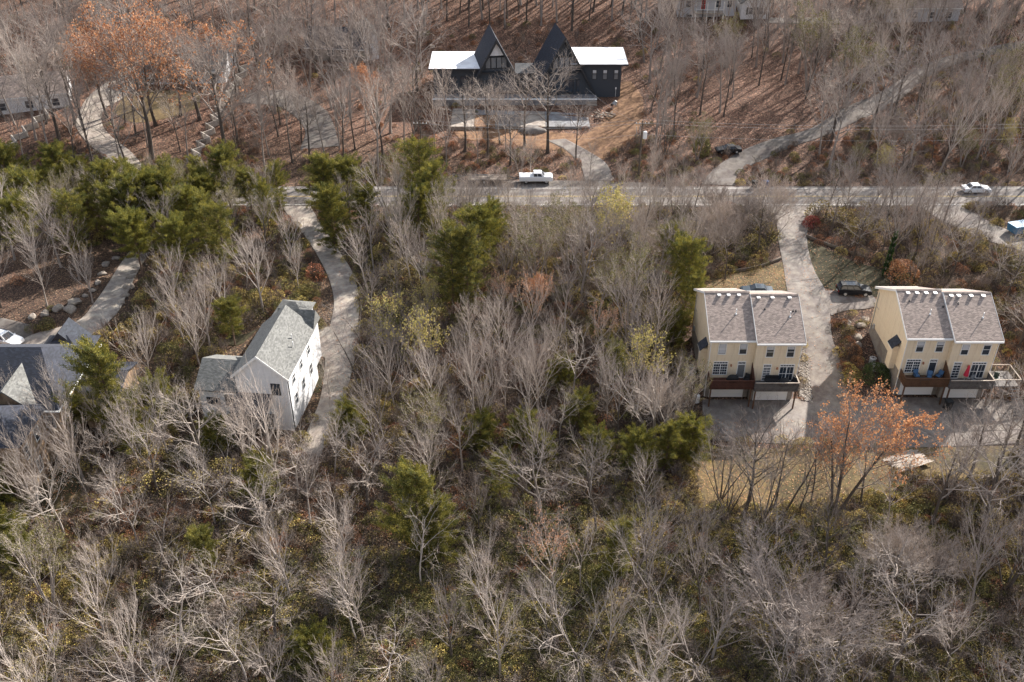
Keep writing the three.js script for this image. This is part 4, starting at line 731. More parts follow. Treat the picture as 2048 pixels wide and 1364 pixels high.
{ // builder's rubble and a wheelbarrow sized mixer by the black house
  const p = ground(1206, 232), t = thing('rubble_pile', 'pile of broken timber and stone at the end of the concrete slabs', 'rubble pile', p), r = RNG(8);
  for (let i = 0; i < 46; i++) { const a = r() * 6.3, d = sqrt(r()) * 2.4, b = V(cos(a) * d * 1.2, .1 + r() * .9 * (1 - d / 3), sin(a) * d * .8), e = b.clone().add(V((r() - .5) * 2.2, (r() - .5) * .7, (r() - .5) * 2)); new MB().bar(b, e, .1 + r() * .14, .06 + r() * .1).build('timber', [M.paleWood, M.oldWood, M.poleWood, M.concrete][i % 4], t); }
  const mx = thing('cement_mixer', 'small grey cement mixer on the bare orange dirt', 'cement mixer', ground(1228, 215)); new MB().rod(V(0, .7, 0), V(.35, 1.35, 0), .5, .28, 14).build('drum', M.greyMetal, mx); for (const [x, z] of [[-.5, .4], [-.5, -.4], [.5, 0]]) new MB().bar(V(x, 0, z), V(0, .8, 0), .06, .06).build('leg', M.darkMetal, mx); new MB().box(-.7, -.3, .4, .8, -.2, .2).build('motor', M.darkMetal, mx);
  const gp = thing('gravel_heap', 'low heap of grey gravel below the concrete slabs', 'gravel heap', ground(1066, 262)); const g = new THREE.SphereGeometry(1, 24, 12), a = g.attributes.position; for (let i = 0; i < a.count; i++) { const k = 1 + .2 * noise(a.getX(i) * 3, a.getZ(i) * 3); a.setXYZ(i, a.getX(i) * 2.6 * k, max(-.05, a.getY(i)) * 1.0 * k, a.getZ(i) * 1.6 * k); } g.computeVertexNormals(); new MB().add(g).build('heap', M.asphalt, gp);
  const lg = thing('timber_frame', 'pallets and boards stacked at the lower edge of the parking court', 'timber stack', ground(1812, 925), .4), rr = RNG(4); for (let i = 0; i < 22; i++) new MB().bar(V(-2.6 + rr() * 1, .1 + i * .02, -1.5 + i * .14), V(2 + rr() * .8, .1 + i * .02, -1.5 + i * .14), .14, .05).build('board', [M.paleWood, M.oldWood, M.concrete][i % 3], lg);
}

// ---------------------------------------------------------------- trees, shrubs, undergrowth
const BARK = {
  dark: mat(lin(.085, .068, .055), { roughness: 1 }), mid: mat(lin(.26, .22, .19), { roughness: 1 }), pale: mat(lin(.44, .38, .33), { roughness: 1 }),
  twigPale: mat(lin(.43, .36, .305), { roughness: 1 }), twigMid: mat(lin(.3, .25, .217), { roughness: 1 }), twigDark: mat(lin(.19, .15, .125), { roughness: 1 }),
  cedar: mat(lin(.13, .085, .06), { roughness: 1 }),
};
const leafMat = new THREE.MeshPhysicalMaterial({ color: 0xffffff, vertexColors: true, roughness: .9, transmission: .35, thickness: 0, specularIntensity: .3, side: THREE.DoubleSide });
const brushMat = mat(lin(1, 1, 1), { vertexColors: true, roughness: 1, side: THREE.DoubleSide });
class Soup {                                            // bare triangles with optional colours
  constructor() { this.p = []; this.c = []; }
  limb(pts, rs, sides, flare) {
    const n = pts.length, ring = [], t = V(), u = V(), w = V();
    for (let i = 0; i < n; i++) {
      t.copy(pts[min(n - 1, i + 1)]).sub(pts[max(0, i - 1)]).normalize();
      u.set(abs(t.y) > .9 ? 1 : 0, abs(t.y) > .9 ? 0 : 1, 0).cross(t).normalize(); w.crossVectors(t, u);
      const R = []; if (i === n - 1 && sides < 5) R.push(pts[i]); else for (let k = 0; k < sides; k++) { const a = k * 2 * PI / sides, r = rs[i]; R.push(V(pts[i].x + (u.x * cos(a) + w.x * sin(a)) * r, pts[i].y + (u.y * cos(a) + w.y * sin(a)) * r, pts[i].z + (u.z * cos(a) + w.z * sin(a)) * r)); }
      ring.push(R);
    }
    for (let i = 0; i < n - 1; i++) { const A = ring[i], B = ring[i + 1]; for (let k = 0; k < sides; k++) { const k2 = (k + 1) % sides; if (B.length === 1) this.tri(A[k], A[k2], B[0]); else { this.tri(A[k], A[k2], B[k2]); this.tri(A[k], B[k2], B[k]); } } }
  }
  tri(a, b, c, col) { this.p.push(a.x, a.y, a.z, b.x, b.y, b.z, c.x, c.y, c.z); if (col) for (let i = 0; i < 3; i++) this.c.push(col[0], col[1], col[2]); }
  leaf(at, dir, len, wid, col, r) {                      // one folded leaf blade of two faces
    const d = dir.clone().normalize(), s = V(r() - .5, r() - .5, r() - .5).cross(d).normalize().multiplyScalar(wid / 2), tip = at.clone().addScaledVector(d, len), mid = at.clone().addScaledVector(d, len * .45), a = mid.clone().add(s), b = mid.sub(s);
    this.tri(at, a, tip, col); this.tri(at, tip, b, col);
  }
  blade(at, dir, len, wid, col, r) { const d = dir.clone().normalize(), s = V(r() - .5, r() - .5, r() - .5).cross(d).normalize().multiplyScalar(wid / 2); this.tri(at.clone().add(s), at.clone().sub(s), at.clone().addScaledVector(d, len), col); }
  geo(smoothed) { const g = new THREE.BufferGeometry(); g.setAttribute('position', new THREE.Float32BufferAttribute(this.p, 3)); if (this.c.length) g.setAttribute('color', new THREE.Float32BufferAttribute(this.c, 3)); g.computeVertexNormals(); return g; }
}
function grow(seed, P) {
  const r = RNG(seed), out = [[], [], [], [], []], tips = [], G = 2.399;
  const branch = (p, d, len, rad, lv) => {
    const n = P.seg[lv], pts = [p.clone()], rs = [rad]; let q = p.clone(), dir = d.clone().normalize();
    for (let i = 0; i < n; i++) {
      dir.x += (r() - .5) * P.wob[lv]; dir.z += (r() - .5) * P.wob[lv]; dir.y += (r() - .5) * P.wob[lv] * .6 + P.up[lv] / n; dir.normalize();
      q = q.clone().addScaledVector(dir, len / n); pts.push(q); rs.push(rad * (1 - (1 - P.tip[lv]) * (i + 1) / n));
    }
    out[lv].push([pts, rs]);
    if (lv === P.levels) { tips.push([q, dir.clone()]); return; }
    const k = P.kids[lv], a0 = r() * 6.3, t = V(), u = V(), w = V();
    for (let c = 0; c < k; c++) {
      const f = min(.995, P.t0[lv] + (1 - P.t0[lv]) * ((c + .15 + r() * .8) / k)), s = f * n, i = min(n - 1, floor(s)), b = pts[i].clone().lerp(pts[i + 1], s - i);
      t.copy(pts[i + 1]).sub(pts[i]).normalize(); u.set(abs(t.y) > .9 ? 1 : 0, abs(t.y) > .9 ? 0 : 1, 0).cross(t).normalize(); w.crossVectors(t, u);
      const az = lv ? (c % 2) * PI + a0 + (r() - .5) * 1.9 + c * .6 : a0 + c * G + (r() - .5) * .7, an = P.ang[lv] * (1.12 - .35 * f) * (.75 + r() * .5);
      const nd = t.clone().multiplyScalar(cos(an)).addScaledVector(u, cos(az) * sin(an)).addScaledVector(w, sin(az) * sin(an));
      branch(b, nd, len * P.ratio[lv] * (1 - P.fall[lv] * (f - P.t0[lv]) / (1 - P.t0[lv] + 1e-6)) * (.75 + r() * .5), max(P.rmin, min(rs[i] * .72, rad * P.thin[lv])), lv + 1);
    }
    if (lv > 0) tips.push([q, dir.clone()]);
  };
  const base = P.stems || 1;
  for (let s = 0; s < base; s++) { const a = s / base * 6.28 + r() * .8, l = base > 1 ? P.splay * (.5 + r()) : .05; branch(V(cos(a) * .12 * (base > 1), -.35, sin(a) * .12 * (base > 1)), V(cos(a) * l, 1, sin(a) * l), P.len * (base > 1 ? .8 + r() * .35 : 1), P.rad * (base > 1 ? .75 + r() * .4 : 1), 0); }
  return { out, tips, r };
}
const BASE = { levels: 4, seg: [7, 5, 4, 3, 2], wob: [.12, .22, .24, .26, .3], up: [.1, .5, .34, .26, .22], tip: [.3, .2, .3, .5, .4], kids: [10, 6, 6, 4], t0: [.4, .2, .14, .14], ang: [.7, .58, .52, .52], ratio: [.6, .5, .5, .6], fall: [.45, .35, .3, .2], thin: [.36, .4, .45, .7], rmin: .0052, len: 10, rad: .16 };
const KINDS = {
  vase: { ...BASE, ang: [.52, .46, .46, .5], up: [.1, .55, .38, .28, .22], kids: [10, 6, 6, 4], t0: [.32, .2, .14, .14], ratio: [.72, .5, .5, .58] },
  fan: { ...BASE, len: 8.6, t0: [.3, .16, .12, .14], kids: [11, 6, 6, 4], ang: [.58, .42, .42, .45], ratio: [.82, .48, .46, .56], up: [.05, .6, .45, .34, .24] },
  spread: { ...BASE, len: 9.6, ang: [.98, .72, .65, .65], up: [.1, .35, .22, .12, .1], kids: [10, 6, 6, 4], wob: [.2, .42, .42, .42, .45], ratio: [.64, .52, .5, .56], rad: .2 },
  crook: { ...BASE, len: 10.5, wob: [.26, .5, .5, .5, .5], ang: [.8, .7, .65, .65], kids: [9, 6, 5, 4], up: [.1, .35, .22, .16, .1], rad: .14 },
  tall: { ...BASE, len: 13, seg: [9, 5, 4, 3, 2], t0: [.45, .22, .14, .14], kids: [12, 6, 6, 4], ang: [.68, .58, .54, .54], ratio: [.46, .5, .5, .58], rad: .19, fall: [.3, .35, .3, .2] },
  multi: { ...BASE, stems: 4, splay: .24, len: 9, kids: [6, 6, 5, 4], t0: [.35, .2, .14, .14], ang: [.58, .52, .5, .55], ratio: [.5, .5, .5, .55], rad: .12 },
  dome: { ...BASE, stems: 7, splay: .55, len: 3.4, kids: [8, 7, 6, 4], t0: [.2, .15, .15, .15], ang: [.7, .62, .56, .56], ratio: [.62, .55, .5, .5], rad: .05, rmin: .0065 },
  small: { ...BASE, levels: 3, len: 7, kids: [13, 8, 7], t0: [.25, .18, .16], ang: [.58, .5, .5], ratio: [.55, .55, .5], rad: .08, rmin: .0065, thin: [.34, .45, .7] },
  oak: { ...BASE, len: 12, seg: [8, 6, 5, 3, 2], kids: [14, 9, 8, 4], t0: [.4, .22, .14, .16], ang: [.85, .68, .6, .6], ratio: [.72, .55, .5, .48], wob: [.16, .38, .38, .4, .45], rad: .3, rmin: .009 },
  maple: { ...BASE, stems: 4, splay: .2, len: 9, kids: [9, 7, 7, 4], t0: [.3, .18, .14, .16], ang: [.58, .5, .5, .55], ratio: [.55, .5, .5, .52], rad: .15 },
};
const mesh = (name, geo, m, parent) => { const o = new THREE.Mesh(geo, m); o.name = name; o.castShadow = o.receiveShadow = true; parent.add(o); return o; };
function bareTree(kind, seed, bark, twig, leaves) {
  const { out, tips, r } = grow(seed, KINDS[kind]), g = new THREE.Group(), T = new Soup(), B = new Soup(), W = new Soup();
  for (const [p, q] of out[0]) { q[0] *= 1.35; T.limb(p, q, 8); }
  for (const [p, q] of out[1]) (kind === 'small' ? B : B).limb(p, q, 5);
  for (const [p, q] of out[2]) (kind === 'small' ? W : B).limb(p, q, 4);
  for (const [p, q] of out[3]) W.limb(p, q, 3);
  for (const [p, q] of out[4]) W.limb(p, q, 3);
  mesh('trunk', T.geo(), BARK[bark[0]], g); mesh('branches', B.geo(), BARK[bark[1]], g); mesh('twigs', W.geo(), BARK[twig], g);
  if (leaves) {
    const S = new Soup(), { share, size, cols, where } = leaves;
    for (const [p, d] of tips) { if (r() > share * (where ? where(p, r) : 1)) continue; const n = (leaves.many || 1) + floor(r() * 3); for (let i = 0; i < n; i++) { const c = cols[floor(r() * cols.length)], k = .7 + r() * .6; S.leaf(p.clone().add(V((r() - .5) * .3, (r() - .5) * .3, (r() - .5) * .3)), V(r() - .5, -.2 - r() * .6, r() - .5), size * (.7 + r() * .6), size * (.6 + r() * .4), c.map((v) => v * k), r); } }
    mesh('foliage', S.geo(), leafMat, g);
  }
  const bb = new THREE.Box3().setFromObject(g); g.userData.h = bb.max.y; g.userData.r = (bb.max.x - bb.min.x + bb.max.z - bb.min.z) / 4;
  return g;
}
// eastern cedar: sprays of fine blades on ascending boughs
function cedar(seed, { h = 12, rad = 2.6, bare = .3, tone = 0, full = 1 }) {
  const r = RNG(seed), g = new THREE.Group(), T = new Soup(), S = new Soup();
  const top = V((r() - .5) * .6, h * .96, (r() - .5) * .6), pts = [V(0, -.35, 0), V(r() * .2, h * .3, r() * .2), V(top.x * .6, h * .65, top.z * .6), top];
  T.limb(pts, [.2, .15, .09, .03], 7);
  const at = (f) => { const s = f * 3, i = min(2, floor(s)); return pts[i].clone().lerp(pts[i + 1], s - i); };
  const N = 92, lobes = [0, 1, 2, 3, 4, 5, 6].map(() => [r() * 6.3, .6 + r() * .85]);
  for (let b = 0; b < N; b++) {
    const f = bare + (1.0 - bare) * pow((b + r()) / N, .92), e = (f - bare) / (1 - bare), az = b * 2.399 + r() * .8;
    const lob = lobes.reduce((m, [a, k]) => cos(az - a + e * 3) > .75 ? k : m, 1);
    const shape = pow(sin(PI * min(1, .12 + e * .8)), .55) * (1 - .12 * e), L = max(.35, rad * shape * lob * (.62 + r() * .7)), rise = .25 + e * .75 + (r() - .5) * .3;
    const p0 = at(min(.999, f)), d = V(cos(az), rise, sin(az)).normalize(), p1 = p0.clone().addScaledVector(d, L * 1.06);
    p1.y -= (1 - e) * L * .25;
    T.limb([p0, p0.clone().lerp(p1, .5).add(V(0, -.05, 0)), p1], [.045, .03, .008], 3);
    const ns = max(3, Math.round(L * 4.2 * full));
    for (let s = 0; s < ns; s++) {
      const k = .22 + .82 * (s + r()) / ns, c = p0.clone().lerp(p1, min(1.04, k)).add(V((r() - .5) * .5 * L * .35, (r() - .3) * .35, (r() - .5) * .5 * L * .35)), nb = 34;
      const old = r(), col = [mix(.06, .26, old) + tone * .03, mix(.075, .22, old) + tone * .03, mix(.026, .04, old)], out2 = d.clone().add(V((r() - .5) * .9, .35 + (r() - .5) * .6, (r() - .5) * .9)).normalize();
      for (let i = 0; i < nb; i++) { const q = c.clone().addScaledVector(out2, (i / nb - .35) * .7).add(V((r() - .5) * .5, (r() - .5) * .36, (r() - .5) * .5)), bd = out2.clone().add(V((r() - .5) * 1.7, (r() - .4) * 1.2, (r() - .5) * 1.7)), v = .75 + r() * .55; S.blade(q, bd, (.13 + r() * .16), .06 + r() * .04, col.map((x) => x * v), r); }
    }
  }
  mesh('trunk', T.geo(), BARK.cedar, g); mesh('foliage', S.geo(), leafMat, g);
  const bb = new THREE.Box3().setFromObject(g); g.userData.h = bb.max.y; g.userData.r = rad * 1.05;
  return g;
}
const RUST = [[.46, .21, .095], [.52, .27, .14], [.38, .16, .07], [.56, .33, .19], [.32, .13, .065]], SALMON = [[.5, .27, .16], [.44, .22, .12], [.55, .34, .22]], ORANGE = [[.56, .26, .11], [.5, .22, .09], [.6, .35, .18], [.42, .19, .09]];
const PROTO = {
  vaseA: bareTree('vase', 101, ['mid', 'pale'], 'twigPale'), vaseB: bareTree('vase', 102, ['dark', 'mid'], 'twigMid'), fanA: bareTree('fan', 103, ['mid', 'pale'], 'twigPale'), fanB: bareTree('fan', 104, ['mid', 'pale'], 'twigPale'), fanD: bareTree('fan', 141, ['dark', 'mid'], 'twigMid'), vaseC: bareTree('vase', 142, ['dark', 'pale'], 'twigMid'), tallD: bareTree('tall', 143, ['dark', 'pale'], 'twigMid'), spreadD: bareTree('spread', 144, ['mid', 'mid'], 'twigMid'), crookD: bareTree('crook', 145, ['dark', 'mid'], 'twigDark'), tallE: bareTree('tall', 146, ['dark', 'mid'], 'twigDark'),
  fanC: bareTree('fan', 105, ['mid', 'mid'], 'twigMid'), spreadA: bareTree('spread', 106, ['dark', 'mid'], 'twigMid'), spreadB: bareTree('spread', 107, ['dark', 'dark'], 'twigDark'), spreadC: bareTree('spread', 108, ['dark', 'mid'], 'twigPale'),
  crookA: bareTree('crook', 109, ['mid', 'pale'], 'twigPale'), crookB: bareTree('crook', 110, ['pale', 'pale'], 'twigPale'), crookC: bareTree('crook', 111, ['dark', 'mid'], 'twigMid'),
  tallA: bareTree('tall', 112, ['dark', 'mid'], 'twigMid'), tallB: bareTree('tall', 113, ['mid', 'mid'], 'twigMid'), tallC: bareTree('tall', 114, ['mid', 'pale'], 'twigPale'),
  multiA: bareTree('multi', 115, ['dark', 'mid'], 'twigMid'), multiB: bareTree('multi', 116, ['mid', 'pale'], 'twigPale'), domeA: bareTree('dome', 117, ['pale', 'pale'], 'twigPale'), domeB: bareTree('dome', 118, ['mid', 'mid'], 'twigMid'),
  smallA: bareTree('small', 119, ['mid', 'mid'], 'twigMid'), smallB: bareTree('small', 120, ['pale', 'pale'], 'twigPale'), smallC: bareTree('small', 121, ['dark', 'mid'], 'twigDark'),
  oakRust: bareTree('oak', 131, ['dark', 'mid'], 'twigMid', { share: .7, size: .2, many: 2, cols: RUST, where: (p) => .45 + .55 * sm(-.2, .4, noise(p.x * .4, p.y * .35 + p.z * .4)) }),
  oakThin: bareTree('oak', 132, ['dark', 'mid'], 'twigMid', { share: .45, size: .2, many: 2, cols: RUST, where: (p) => sm(-.3, .3, noise(p.x * .4, p.y * .35 + p.z * .4)) }),
  mapleOrange: bareTree('maple', 133, ['dark', 'mid'], 'twigMid', { share: .42, size: .14, many: 3, cols: ORANGE, where: (p) => .3 + .7 * sm(-1.5, 2.5, p.x * .7 + noise(p.y * .5, p.z * .5) * 2.5) }),
  roundOrange: bareTree('vase', 134, ['mid', 'mid'], 'twigMid', { share: .95, size: .2, cols: RUST }),
  salmon: bareTree('fan', 135, ['mid', 'pale'], 'twigPale', { share: .33, size: .16, cols: SALMON, where: (p) => sm(4, 9, p.y + noise(p.x, p.z) * 3) }),
  yellowish: bareTree('small', 136, ['mid', 'mid'], 'twigMid', { share: .8, size: .16, cols: [[.4, .33, .1], [.33, .3, .1], [.46, .36, .14]] }),
  greenish: bareTree('multi', 137, ['mid', 'pale'], 'twigPale', { share: .38, size: .12, cols: [[.15, .135, .045], [.2, .175, .06], [.11, .11, .035]] }),
  ivy: bareTree('tall', 138, ['mid', 'mid'], 'twigMid'),
  cedarA: cedar(201, { h: 13, rad: 3.5, bare: .42, tone: .85 }), cedarB: cedar(202, { h: 12, rad: 3.1, bare: .3, tone: .35 }), cedarC: cedar(203, { h: 14, rad: 3.1, bare: .2, tone: .3, full: .75 }), cedarD: cedar(204, { h: 16, rad: 3.0, bare: .22, tone: -.3 }), cedarE: cedar(205, { h: 7.5, rad: 3.0, bare: .05, tone: .5 }), cedarF: cedar(206, { h: 12, rad: 3.3, bare: .12, tone: .2, full: 1.15 }),
};
{ // ivy up the trunk
  const g = PROTO.ivy, r = RNG(9), S = new Soup(), top = 9.5; const t = g.children[0].geometry.attributes.position;
  for (let i = 0; i < t.count; i += 1) { const p = V().fromBufferAttribute(t, i); if (p.y > top) continue; for (let k = 0; k < 14; k++) { const j = min(t.count - 1, i + floor(r() * 8)), q = p.clone().lerp(V().fromBufferAttribute(t, j), r()); const o = V(r() - .5, r() - .3, r() - .5); S.leaf(q.addScaledVector(o, .5), o, .2, .16, [.022 + r() * .03, .05 + r() * .05, .02], r); } }
  mesh('ivy', S.geo(), leafMat, g);
}
const LOOK = {
  vaseA: 'pale upswept bare tree', vaseB: 'brown upswept bare tree', fanA: 'pale fan shaped bare tree', fanB: 'whitish fan shaped bare tree', fanC: 'brownish fan shaped bare tree',
  fanD: 'dark trunked fan shaped tree', vaseC: 'dark trunked upswept tree', tallD: 'tall slim bare tree', spreadD: 'brown spreading bare tree', crookD: 'dark crooked bare tree', tallE: 'tall dark bare tree',
  spreadA: 'dark trunked spreading bare tree', spreadB: 'dark spreading bare tree', spreadC: 'dark trunked pale tree', crookA: 'pale crooked bare tree', crookB: 'whitish crooked bare tree', crookC: 'brownish crooked bare tree',
  tallA: 'tall dark trunked bare tree', tallB: 'tall brown bare tree', tallC: 'tall pale crowned bare tree', multiA: 'dark many stemmed bare tree', multiB: 'pale many stemmed bare tree', domeA: 'pale dome of bare twigs', domeB: 'brown dome of bare twigs',
  smallA: 'small brown bare tree', smallB: 'small pale bare tree', smallC: 'small dark bare tree', oakRust: 'big oak with rusty orange leaves', oakThin: 'tall oak with scattered rusty leaves', mapleOrange: 'many stemmed bright orange tree', roundOrange: 'round tree full of orange leaves', salmon: 'bare tree tinged with salmon leaves',
  yellowish: 'small tree with yellow leaves', greenish: 'sparse green many stemmed tree', ivy: 'tall tree with ivy covered trunk', cedarA: 'olive cedar with high crown', cedarB: 'green cedar', cedarC: 'slender olive cedar', cedarD: 'dark tall cedar', cedarE: 'low bushy cedar', cedarF: 'broad green cedar',
};
const PLACEDW = [['fanA', -49, 84, 14, 2], ['vaseA', -43, 86, 13, 4], ['fanC', -52, 79, 15, 1], ['vaseB', -40.5, 88, 13, 3], ['spreadC', -35, 84, 15, 2], ['cedarF', -47.4, 91, 15.5, 1], ['cedarF', -44.6, 89, 9, 3], ['spreadC', -45.5, 84, 9, 2]];
const isCedar = (k) => k.startsWith('cedar');
const trees = [];                                       // { kind, p, h, turn, lean }
const pxH = (p, h) => { const a = pix(p), b = pix(p.clone().add(V(0, h, 0))); return [a, b]; };
